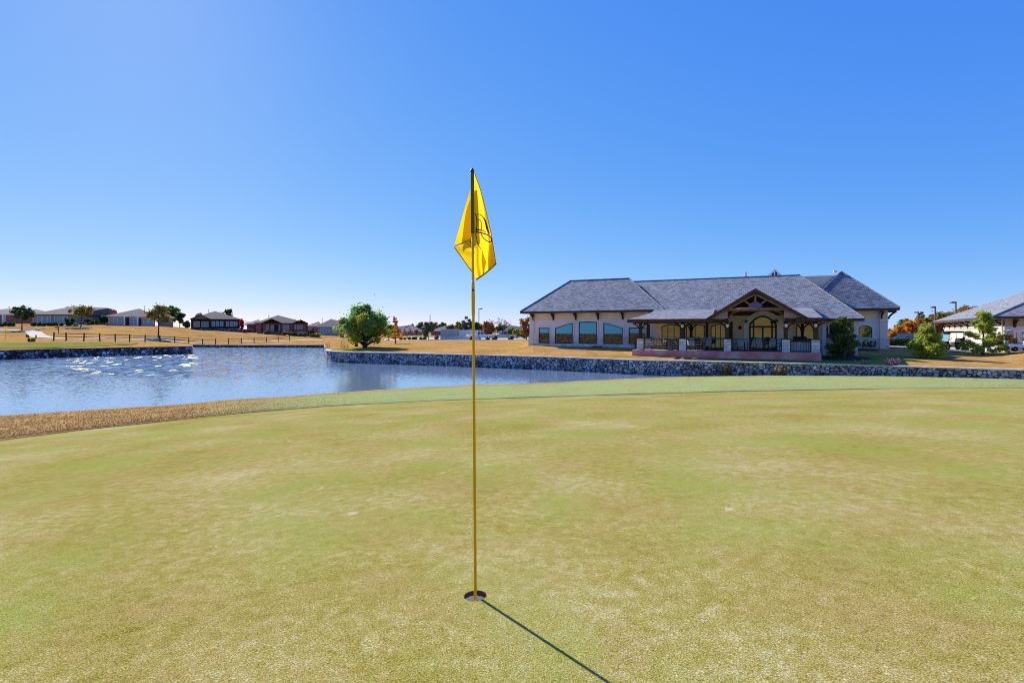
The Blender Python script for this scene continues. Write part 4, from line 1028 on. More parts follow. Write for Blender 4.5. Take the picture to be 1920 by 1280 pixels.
# great arched entrance
a, b = main_u(1404), main_u(1456.5); e0, e1 = main_u(1394.5), main_u(1468)
ein = arch(a, b, .02, 2.25, 3.0, 18)
mb = MB(); ring(mb, arch(e0, e1, .02, 2.55, 3.38, 18), ein, MV - .16, MV - .02); part(mb, 'entrance_surround', 'stucco_white')
door = window(ein, MV - .10, None, 0, 'glass_mirror', 0, name='entrance_door', fr=.16)
mb = MB(); mb.b2((a + .12, MV - .17, 1.93), (b - .12, MV - .13, 2.10))
for f in (.17, .5, .83): mb.b2((a + (b - a) * f - .07, MV - .168, .04), (a + (b - a) * f + .07, MV - .132, 1.93 if f == .5 else 2.6))
mb.build('door_frame', 'dark_bronze', door)
mb = MB()
for k in range(5):
    pass
pts = [(main_u(1387.5) + .22 * (1 if k % 2 == 0 else .5) * math.sin(2 * math.pi * k / 10), 1.95 + .26 * (1 if k % 2 == 0 else .5) * math.cos(2 * math.pi * k / 10)) for k in range(10)]
loop_solid(mb, pts, MV - .05, MV - .01); part(mb, 'wall_star', 'star_iron')
a, b = main_u(1493), main_u(1534); window([(a, .95), (b, .95), (b, 2.28), (a, 2.28)], MV - .09, None, 0, 'glass_mirror', 0)
a, b = main_u(1548.5), main_u(1570); window(arch(a, b, 1.05, 1.9, 2.25), MV, None, .09, 'glass_mirror', 0)
for px in (1545, 1604): u = main_u(px); mb = MB(); mb.b2((u - .14, MV - .16, -.6), (u + .14, MV - .121, 2.45)); part(mb, 'corner_pilaster', 'trim_white')
mb = MB(); u = main_u(1545); mb.tube([(u + .35, MV - .3, 2.5), (u + .3, MV - .2, 2.3), (u + .3, MV - .2, -.6)], .055, 8); part(mb, 'downspout', 'paint_white', smooth=True)
# right wing
RV, RU0, RU1 = 12.4, 14.2, 20.9
mb = MB(); mb.b2((RU0, RV, .95), (RU1, RV + .25, 3.75)); mb.b2((RU1 - .25, RV + .25, .95), (RU1, 24, 3.75)); part(mb, 'wall', 'stucco_grey')
mb = MB(); mb.b2((RU0, RV - .02, 2.62), (RU1 - .02, RV - .001, 3.55)); part(mb, 'upper_wall_lightshade', 'stucco_tan')  # warm eave glow put into the tan colour, as on the left wing
mb = MB(); mb.b2((RU0, RV - .1, -.9), (RU1 + .1, RV + .25, .95)); mb.b2((RU1 - .2, RV + .25, -.9), (RU1 + .1, 24, .95)); part(mb, 'stone_base', 'cut_stone')
mb = MB(); mb.b2((RU0, RV - .07, 2.48), (RU1 + .03, RV - .021, 2.61)); mb.b2((RU0, RV - .15, .951), (RU1 + .12, RV - .001, 1.02)); part(mb, 'trim_band', 'trim_white')
def rw_u(px):
    k = (px - 960) / F; X0, Y0 = 10.6 + .4067 * RV, 44 + .9135 * RV
    return (k * Y0 - X0) / (.9135 + .4067 * k)
a, b = rw_u(1609.5), rw_u(1635); window(arch(a, b, 1.03, 1.95, 2.18), RV, None, .10, 'glass_mirror', 0)
bracket(rw_u(1652), RV, 3.5); 
mb = MB(); u = rw_u(1650); mb.tube([(u + .1, RV - .7, 3.5), (u - .05, RV - .2, 3.2), (u - .05, RV - .2, -.5)], .055, 8); part(mb, 'downspout', 'paint_white', smooth=True)
mb = MB(); P = [(RU1 + .08 + .62 * f, RV + .2, 2.75 + .72 * f ** .55) for f in (0, .1, .25, .45, .7, 1)]; mb.tube(P, .08, 6); mb.b2((RU1, RV + .1, 3.36), (RU1 + .68, RV + .3, 3.52)); part(mb, 'bracket', 'wood_dark')
hip(14.0, 21.6, 11.5, 25, 3.75, (17.8, 15.8), (17.8, 21), 7.62)
# cupola and vent
cu_, cv_ = 14.2, 19.0
def back_u(px, v):
    k = (px - 960) / F; X0, Y0 = 10.6 + .4067 * v, 44 + .9135 * v
    return (k * Y0 - X0) / (.9135 + .4067 * k)
a, b, c = back_u(1436, 14.5), back_u(1468, 14.5), back_u(1453, 14.5)
mb = MB(); mb.prism([(a, 14.3, 6.4), (b, 14.3, 6.4), (b, 14.3, 7.05), (c, 14.3, 7.95), (a, 14.3, 7.05)], (0, 14.3, 0), (0, 16, 0)); cp = part(mb, 'cupola', 'dark_bronze')
mb = MB(); mb.bar((a - .1, 14.25, 7.0), (c, 14.25, 7.98), .10, .16); mb.bar((b + .1, 14.25, 7.0), (c, 14.25, 7.98), .10, .16)
for k in range(5):
    u = a + (b - a) * (k + .5) / 5; top = 7.0 + .95 * (1 - abs(u - c) / (b - c)); mb.b2((u - .06, 14.24, 6.9), (u + .06, 14.29, max(6.95, top)))
mb.build('louver', 'louver_mat', cp)
mb = MB(); u = back_u(1398.5, 13.4); mb.tube([(u, 13.4, 6.8), (u, 13.4, 7.75)], .06, 8); part(mb, 'vent_pipe', 'dark_bronze', smooth=True)
mb = MB(); mb.b2((rw_u(1578) - .15, 15.6, 7.6), (rw_u(1578) + .15, 15.9, 7.75)); part(mb, 'ridge_vent', 'stucco_grey')
CHm = Matrix.Translation(CH.location) @ Matrix.Rotation(math.radians(-24), 4, 'Z')
def chp(u, v, w=0.012): return CHm @ Vector((u, v, w))
CHR = math.radians(-24)

# terrace furniture ---------------------------------------------------
def patio_chair(kind, label, grp):
    t_ = thing('patio_chair', label, 'chair', (0, 0, 0), 0, grp)
    fm, sm = {'sling': ('iron', 'sling_blue'), 'slat': ('wood_log', 'slat_wood'), 'mesh': ('iron', 'counter_slats')}[kind]
    m1 = MB(); m1.prism([(-.25, -.24, .42), (.25, -.24, .42), (.25, .24, .38), (-.25, .24, .38)], (0, 0, 0), (0, 0, .03)); m1.build('seat', sm, t_)
    m2 = MB()
    if kind == 'slat':
        for k in range(5):
            x = -.22 + k * .11; m2.prism([(x - .045, .22, .40), (x + .045, .22, .40), (x + .045, .44, .98 - abs(k - 2) * .05), (x - .045, .44, .98 - abs(k - 2) * .05)], (0, 0, 0), (0, .02, .006))
    else: m2.prism([(-.24, .22, .40), (.24, .22, .40), (.22, .46, 1.0), (.1, .48, 1.06), (-.1, .48, 1.06), (-.22, .46, 1.0)], (0, 0, 0), (0, .02, .006))
    m2.build('backrest', sm, t_)
    for s in (-1, 1):
        for q in ([(s * .27, -.26, 0), (s * .27, -.24, .62)], [(s * .27, .26, 0), (s * .27, .20, .42), (s * .26, .48, 1.03)]):
            m3 = MB(); m3.tube(q, .018, 6); m3.build('leg', fm, t_)
        m4 = MB(); m4.tube([(s * .27, -.25, .62), (s * .28, -.1, .65), (s * .27, .3, .63)], .022, 6); m4.build('armrest', fm, t_)
    return t_
def patio_table(label, r=.55):
    t_ = thing('patio_table', label, 'table', (0, 0, 0), 0, 'patio tables')
    m = MB(); m.lathe([(r, .70), (r, .73)], 20); m.build('tabletop', 'counter_slats', t_)
    m = MB(); m.lathe([(.05, .02), (.04, .70)], 10); m.lathe([(.28, 0), (.24, .03)], 12); m.build('pedestal', 'iron', t_)
    return t_
sl = patio_chair('slat', 'sunlit slatted wooden chair at the open left end of the terrace', 'slatted terrace chairs')
sl.location = chp(2.15, 1.35); sl.rotation_euler = (0, 0, CHR + 2.5)
c2 = dup(sl, chp(3.1, 1.9), CHR + 1.2, 'slatted wooden chair in half shade, second from the terrace left end')
c3 = dup(sl, chp(1.3, 2.6), CHR + 3.9, 'slatted wooden chair nearest the stone pillar at the terrace left side')
sg = 'blue grey sling chairs on the terrace'
sc0 = patio_chair('sling', 'blue grey sling chair in front of the left terrace window', sg)
sc0.location = chp(4.1, 1.6); sc0.rotation_euler = (0, 0, CHR - .6)
T1 = patio_table('round metal patio table between the slatted wooden chairs'); T1.location = chp(2.45, 2.3); T1.rotation_euler = (0, 0, CHR)
T2 = dup(T1, chp(5.2, 2.1), CHR, 'round metal patio table left of the porch gable')
T3 = dup(T1, chp(8.75, 1.9), CHR, 'round metal patio table on the left in front of the arched entrance')
T4 = dup(T1, chp(10.5, 1.9), CHR, 'round metal patio table on the right in front of the arched entrance')
for u, v, r, lb in ((4.75, 1.25, 2.9, 'sling chair with its back to the railing left of the gable'), (5.85, 1.3, 3.6, 'sling chair beside the post on the left of the gable'), (5.6, 2.9, -.2, 'sling chair facing the pond in front of the glass door'),
                    (7.85, 1.3, 2.5, 'leftmost sling chair under the porch gable'), (8.45, 1.15, 3.1, 'second sling chair from the left under the porch gable'), (9.3, 1.3, 3.7, 'sling chair under the middle of the gable, turned right'),
                    (9.95, 1.2, 2.7, 'sling chair just right of the gable centre'), (10.7, 1.15, 3.3, 'fourth sling chair under the gable before the right post'), (11.2, 1.7, 4.3, 'sling chair beside the right gable post')):
    dup(sc0, chp(u, v), CHR + r, lb)
gt = thing('grill_counter', 'grey slatted outdoor counter with a dark grill at the terrace right end', 'counter', chp(12.75, 1.3), CHR)
mb = MB(); mb.b2((-.75, -.35, 0), (.75, .35, .80)); mb.build('cabinet', 'wood_dark', gt)
mb = MB()
for k in range(13): mb.b2((-.74 + k * .115, -.375, .04), (-.65 + k * .115, -.351, .78))
mb.build('slat_front', 'counter_slats', gt)
mb = MB(); mb.b2((-.8, -.4, .801), (.8, .4, .85)); mb.build('worktop', 'paint_black', gt)
mb = MB(); mb.prism([(-.5, -.28, .851), (-.5, .28, .851), (-.5, .28, 1.05), (-.5, .05, 1.2), (-.5, -.2, 1.12)], (0, 0, 0), (.9, 0, 0)); mb.build('grill_hood', 'paint_black', gt)

# ------------------------------------------------------------------ cart barn on the right
BZ = -.42; BR = math.atan2(-.519, .853)
BN = thing('cart_barn', 'cream walled barn with a grey hip roof and bracketed eaves beside the clubhouse', 'barn', (43.8, 45, BZ), BR)
mb = MB(); mb.b2((0, 0, -1), (16, .25, 2.9)); mb.b2((0, .25, -1), (.25, 26, 2.9)); mb.b2((.25, 25.75, -1), (16, 26, 2.9)); mb.build('wall', 'stucco_cream', BN)
mb = MB(); mb.b2((.3, -.03, -1), (16, -.001, 1.95)); mb.build('front_panel', 'stucco_grey', BN)
mb = MB(); mb.b2((.001, -.08, 1.951), (16, -.001, 2.1)); mb.b2((-.08, -.08, 1.95), (-.001, 26, 2.1)); mb.b2((-.06, -.06, -1), (.25, -.001, 1.949)); mb.build('trim_band', 'trim_white', BN)
for k in range(9):
    v = .5 + k * 3.1; mb = MB(); P = [(-.05 - .85 * f, v, 2.1 + .58 * f ** .5) for f in (0, .06, .15, .3, .5, .75, 1)]; mb.tube(P, .085, 6); mb.b2((-.14, v - .08, 1.95), (-.082, v + .08, 2.75)); mb.b2((-.95, v - .08, 2.6), (-.14, v + .08, 2.74)); mb.build('bracket', 'wood_dark', BN)
for u in (.6, 2.6, 4.8): bracket(u, -.0, 2.75, .9, .75, .18, BN)
mb = MB(); mb.tube([(-.12, .35, 2.7), (-.12, .35, -.5)], .06, 8); mb.build('downspout', 'stucco_tan', BN)
hip(-1.0, 17, -1.0, 27, 2.98, (8, 8), (8, 18), 7.1, parent=BN)

# ------------------------------------------------------------------ lakeside houses
HGRP = 'houses on the rise across the pond'
def house(label, pxl, pxr, d, base_row, eave, peak, peakpx, wall, depth=14, roofm='shingle_brown', wins=(), posts=(), gables=(), ridge=6.0, face=True, vent=None, ov=.6, fascia='trim_white', side=None, hipback=True, dark=(), peak2=None):
    xc = (pxl + pxr) / 2; base = at(xc, base_row, d); m = d / F
    yaw = -math.atan2(base.x, base.y) if face else 0.0; m0 = m
    t_ = thing('house', label, 'house', base, yaw, HGRP); t_.scale = (math.cos(yaw), 1, 1)
    W0, W1_ = (pxl - xc) * m, (pxr - xc) * m; eh = (base_row - eave) * m; ph = (base_row - peak) * m; pk = (peakpx - xc) * m
    mb = MB(); mb.b2((W0, 0, -2.5), (W1_, depth, eh)); mb.build('wall', wall, t_)
    o_ = ov
    mb = MB(); e = [(W0 - o_, -o_), (W1_ + o_, -o_), (W1_ + o_, depth + o_), (W0 - o_, depth + o_)]; fv = min(depth * .45, ph - eh + 3.0)
    r0 = (pk, fv, ph); r1 = (pk + (peak2[0] - peakpx) * m if peak2 else pk, max(depth - fv, fv + 1.5), (base_row - peak2[1]) * m if peak2 else ph)
    mb.add([(x, y, eh) for x, y in e] + [r0, r1], [(0, 1, 4), (1, 2, 5, 4), (2, 3, 5), (3, 0, 4, 5)], 0)
    mb.add([(x, y, eh) for x, y in e] + [(x, y, eh - .2) for x, y in e], [(0, 4, 5, 1), (1, 5, 6, 2), (2, 6, 7, 3), (3, 7, 4, 0), (4, 7, 6, 5)], 1)
    rf = mb.build('roof', [roofm, fascia], t_, fix=False)
    if vent:
        mb = MB(); x = (vent[0] - xc) * m; mb.tube([(x, fv, eh + .5), (x, fv, (base_row - vent[1]) * m)], .10, 7); mb.lathe([(.18, 0), (.18, .15), (.05, .25)], 8, (x, fv, (base_row - vent[1]) * m)); mb.build('chimney', 'steel', rf)
    for a, b, r0_, r1_, mu in wins:
        x0, x1, z0, z1 = (a - xc) * m, (b - xc) * m, (base_row - r1_) * m, (base_row - r0_) * m
        P = [(x0, z0), (x1, z0), (x1, z1), (x0, z1)]
        f_ = MB(); ring(f_, P, shrink(P, .10), -.07, .01)
        for k in range(1, mu + 1): x = x0 + (x1 - x0) * k / (mu + 1); f_.b2((x - .05, -.065, z0 + .1), (x + .05, -.02, z1 - .1))
        f_.b2((x0 + .1, -.062, (z0 + z1) / 2 - .03), (x1 - .1, -.022, (z0 + z1) / 2 + .03))
        w_ = f_.build('window', 'paint_white', t_); g_ = MB(); g_.b2((x0 + .08, -.025, z0 + .08), (x1 - .08, -.012, z1 - .08)); g_.build('pane', 'glass_house', w_)
    for a, b, r0_, r1_ in dark:
        x0, x1, z0, z1 = (a - xc) * m, (b - xc) * m, (base_row - r1_) * m, (base_row - r0_) * m
        f_ = MB(); f_.b2((x0, -.03, z0), (x1, -.004, z1)); f_.build('recess_shade', 'wood_dark', t_)  # flat dark panel painted as the shade of an opening
    for p, r0_, pm, w_ in posts:
        x = (p - xc) * m; f_ = MB(); f_.b2((x - w_, -2.2, -1.5), (x + w_, -2.2 + 2 * w_, (base_row - r0_) * m)); f_.build('porch_post', pm, t_)
    for a, b, pr0, gm, gd in gables:
        x0, x1 = (a - xc) * m, (b - xc) * m; xm = (x0 + x1) / 2; zt = (base_row - pr0) * m
        f_ = MB(); f_.add([(x0, -gd, eh), (xm, -gd, zt), (x1, -gd, eh), (x0, fv, eh), (xm, fv, zt), (x1, fv, eh)], [(0, 1, 4, 3), (1, 2, 5, 4)], 0)
        f_.add([(x0, -gd, eh - .15), (xm, -gd, zt - .25), (x1, -gd, eh - .15), (x0, fv, eh - .15), (xm, fv, zt - .25), (x1, fv, eh - .15)], [(0, 3, 4, 1), (1, 4, 5, 2)], 1)
        f_.build('gable_roof', [roofm, 'wood_dark'], t_, fix=False)
        f_ = MB(); f_.bar((x0, -gd - .03, eh - .02), (xm, -gd - .03, zt - .06), .28, .1); f_.bar((x1, -gd - .03, eh - .02), (xm, -gd - .03, zt - .06), .28, .1); f_.bar((x0 + .2, -gd, eh - .1), (x1 - .2, -gd, eh - .1), .3, .14)
        if gm == 'truss':
            f_.bar((xm, -gd, eh), (xm, -gd, zt - .2), .16, .12)
            for s in (-1, 1): f_.bar((xm + s * (x1 - x0) * .08, -gd, eh), (xm + s * (x1 - x0) * .22, -gd, eh + (zt - eh) * .45), .14, .12)
        f_.build('gable_frame', 'wood_brown', t_)
        if gm not in ('truss',):
            f_ = MB(); f_.prism([(x0 + .3, -gd + .15, eh - .1), (x1 - .3, -gd + .15, eh - .1), (xm, -gd + .15, zt - .3)], (0, 0, 0), (0, .12, 0)); f_.build('gable_wall', gm, t_)
    return t_
house('brick house at the far left edge of the photo with white porch post', -75, 33, 142, 606, 589, 576.5, -12, 'brick_red', wins=[(5, 11, 591.5, 603, 0), (-20, -8, 592, 603, 1)], posts=[(19.5, 590, 'paint_white', .2)], peak2=(10, 577), face=False)
house('wide mauve brick house with two triple windows and clipped shrubs in front', 60, 133, 142, 608, 589.5, 572, 107, 'brick_mauve', depth=18,
      wins=[(70.5, 78.5, 591.5, 605.5, 0), (80, 87.5, 591.5, 605.5, 0), (89, 95.5, 591.5, 605.5, 0), (102, 109.5, 591.5, 605.5, 0), (111, 118, 591.5, 605.5, 0), (119.5, 127, 591.5, 605.5, 0)], peak2=(137, 573.5), fascia='dark_bronze', face=False)
house('low mauve brick house half hidden behind an olive tree', 131, 192, 150, 609, 591.5, 577, 158, 'brick_mauve', depth=12, wins=[(140, 146, 594, 605, 0)])
house('pink brick house with a white columned porch in the middle of the row', 204, 292, 146, 611, 592.5, 576.8, 262, 'brick_pink', wins=[(213.5, 228, 595, 607, 1), (243, 257, 596, 610, 1), (269, 277, 598, 608, 0), (279, 289, 598, 608, 0)],
      posts=[(233.5, 593, 'paint_white', .22), (258, 593, 'paint_white', .22)], dark=[(235, 243, 595, 611), (257, 265, 596, 611)], vent=(272, 573), fascia='stucco_white')
house('pale mauve brick house end seen right of the round topped tree', 296, 325, 156, 612, 595, 586, 302, 'brick_mauve', depth=10)
hd = house('dark timber porch house with bright windows above a stone terrace', 361, 450, 158, 616, 598, 582, 403, 'wood_dark', roofm='shingle_brown',
      wins=[(364, 375, 602.5, 613, 0), (378, 391, 602.5, 613, 1), (397, 403, 602, 612, 0), (404.5, 411, 602, 612, 0), (412.5, 419, 602, 612, 0), (424, 430, 602, 612, 0), (431.5, 438, 602, 612, 0), (439, 445.5, 602, 612, 0)],
      gables=[(359, 394, 590.3, 'wood_siding', 2.4)], posts=[(361, 597, 'wood_dark', .25), (394, 598, 'wood_dark', .25), (422, 598, 'wood_dark', .25), (449, 598, 'wood_dark', .25)], vent=(391, 581), fascia='wood_dark')
mb = MB(); base = at(410, 616, 158)
sk = thing('terrace_wall', 'low blue grey stone terrace wall below the dark timber porch house', 'wall', at(410, 619, 153))
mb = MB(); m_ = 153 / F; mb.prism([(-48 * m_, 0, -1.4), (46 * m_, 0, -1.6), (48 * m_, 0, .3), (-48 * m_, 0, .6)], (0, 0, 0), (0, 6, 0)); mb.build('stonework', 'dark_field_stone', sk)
house('red brick house with two open timber truss gables on its porch', 481, 576, 160, 622, 605.5, 590, 521, 'brick_red', wins=[(499, 504, 609, 618, 0), (508, 514, 609.5, 620, 0), (523, 529, 609, 620, 0), (531, 535, 609, 619, 0), (537, 542, 609, 619, 0), (551, 555, 608, 617, 0), (557, 562, 608, 617, 0), (564, 568, 608, 617, 0)],
      gables=[(492, 528, 597.8, 'truss', 2.6), (549, 577.5, 598.8, 'truss', 2.6)], posts=[(492.5, 606, 'wood_brown', .25), (527, 606, 'wood_brown', .25), (549.5, 606, 'wood_brown', .25), (576, 606, 'wood_brown', .25)], dark=[(514, 521, 609, 621)], vent=(503.5, 591), fascia='wood_brown')
house('low red brick side wing with a white downspout, left of the truss gabled house', 463, 489, 166, 620, 607, 598, 485, 'brick_red', depth=16, posts=[(487.5, 607, 'paint_white', .1)])
house('tan brick house with a white framed sunroom beside the large pond tree', 596, 668, 172, 628, 611.5, 597, 621, 'brick_mauve', wins=[(600.5, 605, 613, 626, 0), (606, 610, 613, 626, 0), (612, 616, 613, 626, 0), (618, 623, 613, 626, 0), (625, 630, 613, 626, 0), (632, 637, 613, 626, 0)], vent=(603.5, 597), fascia='trim_white')
house('low house wing between the truss gabled house and the sunroom house', 576, 602, 182, 626, 611, 602, 598, 'brick_mauve', depth=10, dark=[(585, 589, 616, 625)])
house('grey roofed house behind thin orange saplings near the pond tree', 752, 792, 185, 633.5, 621, 608.5, 772, 'brick_mauve', roofm='shingle_grey', wins=[(764, 768, 623, 630, 0)])
house('grey roofed house behind the rounded evergreen and block enclosure', 808, 848, 200, 634, 620, 610, 836, 'brick_red', roofm='shingle_grey', peak2=(842, 609))
# service enclosure
EN = thing('service_enclosure', 'grey block service enclosure with a pale corrugated metal gate', 'enclosure', at(861, 636.5, 118))
m_ = 118 / F
mb = MB(); mb.b2((-35 * m_, 0, .75), (0, .25, 18.5 * m_)); mb.b2((-35 * m_, .24, -.5), (-35 * m_ + .25, 6, 18.5 * m_)); mb.build('block_wall', 'block_grey', EN)
mb = MB(); mb.b2((36 * m_, .1, -.5), (36 * m_ + .25, 6, 18.2 * m_)); mb.build('side_wall', 'block_grey', EN)
mb = MB(); mb.b2((-35 * m_ - .05, -.06, -.5), (.02, .25, .749)); mb.build('stone_base', 'cut_stone', EN)
mb = MB(); mb.b2((.05, .05, .05), (36 * m_ - .02, .12, 18 * m_)); mb.build('gate', 'corrugated', EN)
mb = MB(); mb.b2((-35 * m_ - .05, -.05, 18.5 * m_ + .002), (.05, .3, 18.5 * m_ + .12)); mb.build('coping', 'stucco_grey', EN)

# ------------------------------------------------------------------ split rail fence
fp = [(101, 76), (124, 77), (157.5, 78.5), (187, 80), (216, 83), (243, 85.5), (272, 88), (300, 92), (327.5, 96), (354, 100.5), (380, 105), (404, 107), (428.5, 109.5), (452.7, 112), (476.5, 117), (499.7, 122), (521.6, 126), (543, 130)]
fpts = [Vector((sx(p, d), d, gz(sx(p, d), d))) for p, d in fp]
FE = thing('rail_fence', 'dark weathered split rail fence running along the far shore', 'fence', fpts[9])
for i, p in enumerate(fpts):
    q = p - FE.location; mb = MB(); r = random.Random(i); mb.box((q.x, q.y, q.z + .5), (.13, .13, 1.5), Matrix.Rotation(r.uniform(-.05, .05), 3, 'Y')); mb.build('post', 'wood_fence', FE)
    if i:
        a = fpts[i - 1] - FE.location
        for h in (.62, 1.08):
            mb = MB(); mb.tube([a + Vector((0, -.04, h)), (a + q) / 2 + Vector((0, -.04, h + r.uniform(-.05, .03))), q + Vector((0, -.04, h + r.uniform(-.03, .03)))], .05, 5); mb.build('rail', 'wood_fence', FE)
# bollard posts at the path
b0 = None
for px, d in ((50, 93), (53, 90), (67.5, 88)):
    x = sx(px, d); mb = MB(); mb.b2((-.07, -.07, -.3), (.07, .07, .5)); mb.box((0, 0, .52), (.10, .10, .04))
    o = mb.build('path_post', 'wood_fence'); o.location = (x, d, gz(x, d)); tag(o, 'short dark wooden post beside the pale concrete path', 'post', 'short posts beside the path')
# small far flag
x, d = sx(11, 80), 80
ff = thing('flagstick', 'tiny distant flagstick with a yellow flag on the brown slope', 'flagstick', (x, d, gz(x, d)))
mb = MB(); mb.tube([(0, 0, -.1), (0, 0, 2.1)], .035, 6); mb.build('shaft', 'stick_yellow', ff)
mb = MB(); mb.prism([(-.25, 0, 2.1), (.2, 0, 2.05), (.25, 0, 1.7), (-.2, 0, 1.62)], (0, 0, 0), (0, .02, 0)); mb.build('flag', 'flag_cloth', ff)

# ------------------------------------------------------------------ vegetation
def leaves(name, C, size, mat, parent, r, flat=.0, aspect=1.5, jitter=.4):
    n = len(C)
    a = r.standard_normal((n, 3)); a[:, 2] *= (1 - flat); a /= np.linalg.norm(a, axis=1, keepdims=True) + 1e-9
    b = r.standard_normal((n, 3)); b -= a * (a * b).sum(1, keepdims=True); b /= np.linalg.norm(b, axis=1, keepdims=True) + 1e-9
    s = size * (1 + jitter * r.uniform(-1, 1, (n, 1)))
    u, w = a * s * aspect * .5, b * s * .5
    V = np.stack([C - u, C + w, C + u, C - w], 1).reshape(-1, 3); Q = np.arange(4 * n).reshape(n, 4)
    return fast_mesh(name, V, Q, mat, parent)
def skeleton(mb, h, hb, clumps, rt, r, stems=1, spread=.0):
    lean = r.uniform(-.04, .04, 2) * h
    for s in range(stems):
        off = np.array((r.uniform(-spread, spread), r.uniform(-spread, spread))) if stems > 1 else np.zeros(2)
        pts, rad = [], []
        for k in range(7):
            f = k / 6; pts.append((off[0] * (1 + 2 * f) + lean[0] * f * f + r.uniform(-1, 1) * .015 * h * f, off[1] * (1 + 2 * f) + lean[1] * f * f, -.2 + (h * .86 + .2) * f)); rad.append(rt * (1.25 if k == 0 else 1) * (1 - .85 * f) + .01)
        mb.tube(pts, rad, 7)
        P = np.array(pts)
        for c in clumps[s::stems]:
            z = max(hb * .8, min(h * .8, c[2] - .45 * math.hypot(c[0], c[1])))
            st = np.array([np.interp(z, P[:, 2], P[:, q]) for q in range(3)]); rr_ = np.interp(z, P[:, 2], rad) * .5
            mid = (st + c) / 2 + np.array((0, 0, .06 * h)) * r.uniform(-.3, 1)
            mb.tube([st, mid, c], [rr_, rr_ * .6, max(.012, rr_ * .2)], 5)
def broad(name, label, cat, loc, h, w, mat, seed, hb=.22, K=16, n=110, leaf=.25, shape='round', bark='bark', trunk=None, group=None, depth=None, stems=1, fill=.24, twigs=0):
    r = np.random.default_rng(seed); t_ = thing(name, label, cat, loc, r.uniform(0, 6.28), group); hb *= h
    cl = []
    lz = (h - hb)
    while len(cl) < K:
        p = r.uniform(-1, 1, 3); q = np.linalg.norm(p)
        if q > 1 or q < .30: continue
        if shape == 'cone': sc_ = (1 - (p[2] + 1) / 2 * .85)
        elif shape == 'vase': sc_ = .45 + .55 * (p[2] + 1) / 2
        elif shape == 'dome': sc_ = 1.12 if p[2] < -.1 else 1.14 - .98 * (p[2] + .1) / 1.1
        else: sc_ = 1
        cl.append(np.array((p[0] * w * .42 * sc_, p[1] * w * .42 * sc_, hb + lz * (p[2] * .44 + .5))))
    cl = np.array(cl); C = []
    for c in cl:
        rad = fill * w * r.uniform(.55, 1.1) * (.55 if shape == 'cone' and c[2] > hb + .7 * lz else 1)
        k = int(n * r.uniform(.7, 1.3)); g = r.standard_normal((k, 3)); g /= np.linalg.norm(g, axis=1, keepdims=True); g *= (r.uniform(0, 1, (k, 1)) ** .45) * rad
        g[:, 2] *= .72; C.append(c + g)
    C = np.concatenate(C); ns = len(C) // 3; k0 = r.integers(0, len(cl), ns); k1 = r.integers(0, len(cl), ns); f = r.uniform(0, 1, (ns, 1))
    near = np.linalg.norm(cl[k0] - cl[k1], axis=1) < .6 * w
    S = (cl[k0] * (1 - f) + cl[k1] * f + r.standard_normal((ns, 3)) * .07 * w)[near]; out = C[r.integers(0, len(C), len(C) // 5)]; ctr = cl.mean(0)
    C = np.concatenate([C, S, out + (out - ctr) * r.uniform(.02, .07, (len(out), 1)) * (1 if shape == 'round' else .2)]); C[:, 2] = np.maximum(C[:, 2], .05 * h)
    mb = MB(); skeleton(mb, h, hb, cl, trunk or max(.06, .022 * h), r, stems, .05 * w)
    if twigs:
        for c in C[:: max(1, len(C) // twigs)]:
            q = cl[np.argmin(((cl - c) ** 2).sum(1))]; mb.tube([q, c], [.012 + .004 * h * .2, .008], 3, cap=False)
    mb.build('trunk', bark, t_, smooth=True)
    leaves('crown', C, leaf, mat, t_, r)
    return t_
def conifer(name, label, cat, loc, h, w, mat, seed, hb=.06, layers=9, per=6, n=34, leaf=.14, bark='bark', group=None, droop=.0, gap=.0, power=.8, puff=.12, aspect=3.2):
    r = np.random.default_rng(seed); t_ = thing(name, label, cat, loc, 0, group); mb = MB()
    pts = [(r.uniform(-.01, .01) * h * k, r.uniform(-.01, .01) * h * k, -.15 + (h * .97 + .15) * k / 6) for k in range(7)]; P = np.array(pts); rt = .020 * h + .02
    mb.tube(pts, [rt * (1 - .9 * k / 6) + .012 for k in range(7)], 6); C = []
    for l in range(layers):
        f = hb + (1 - hb) * (l + r.uniform(-.2, .2)) / layers; f = max(.03, f)
        R_l = w / 2 * (1 - f) ** power * (1.0 if l else .9) * r.uniform(.8, 1.1) + .03 * w
        m_ = max(3, int(per * (1 - .4 * f)))
        for k in range(m_):
            if r.uniform() < gap: continue
            a = 2 * math.pi * (k + r.uniform(-.35, .35)) / m_ + l * .7; L = R_l * r.uniform(.65, 1.1)
            st = np.array([np.interp(f * h, P[:, 2], P[:, q]) for q in range(3)])
            en = st + np.array((math.cos(a) * L, math.sin(a) * L, (.35 - droop) * L + .03 * h))
            mid = (st + en) / 2 - np.array((0, 0, .06 * L)); mb.tube([st, mid, en], [rt * .3 * (1 - f) + .012, .012, .008], 4)
            for s_, q in ((.45, .7), (.75, .95), (1.0, 1.0)):
                if s_ == .45 and L < .2 * w * .5: continue
                c = st + (en - st) * s_; kk_ = int(n * q * r.uniform(.6, 1.2)); g = r.standard_normal((kk_, 3)) * puff * w * (.6 + .4 * (1 - f)) * .5
                g[:, 2] *= .75; C.append(c + g)
    top = np.array(pts[-1]); C.append(top + r.standard_normal((n, 3)) * np.array((.03 * w, .03 * w, .035 * h)))
    C = np.concatenate(C); C[:, 2] = np.maximum(C[:, 2], .04)
    mb.build('trunk', bark, t_, smooth=True); leaves('crown', C, leaf, mat, t_, r, 0, aspect)
    return t_
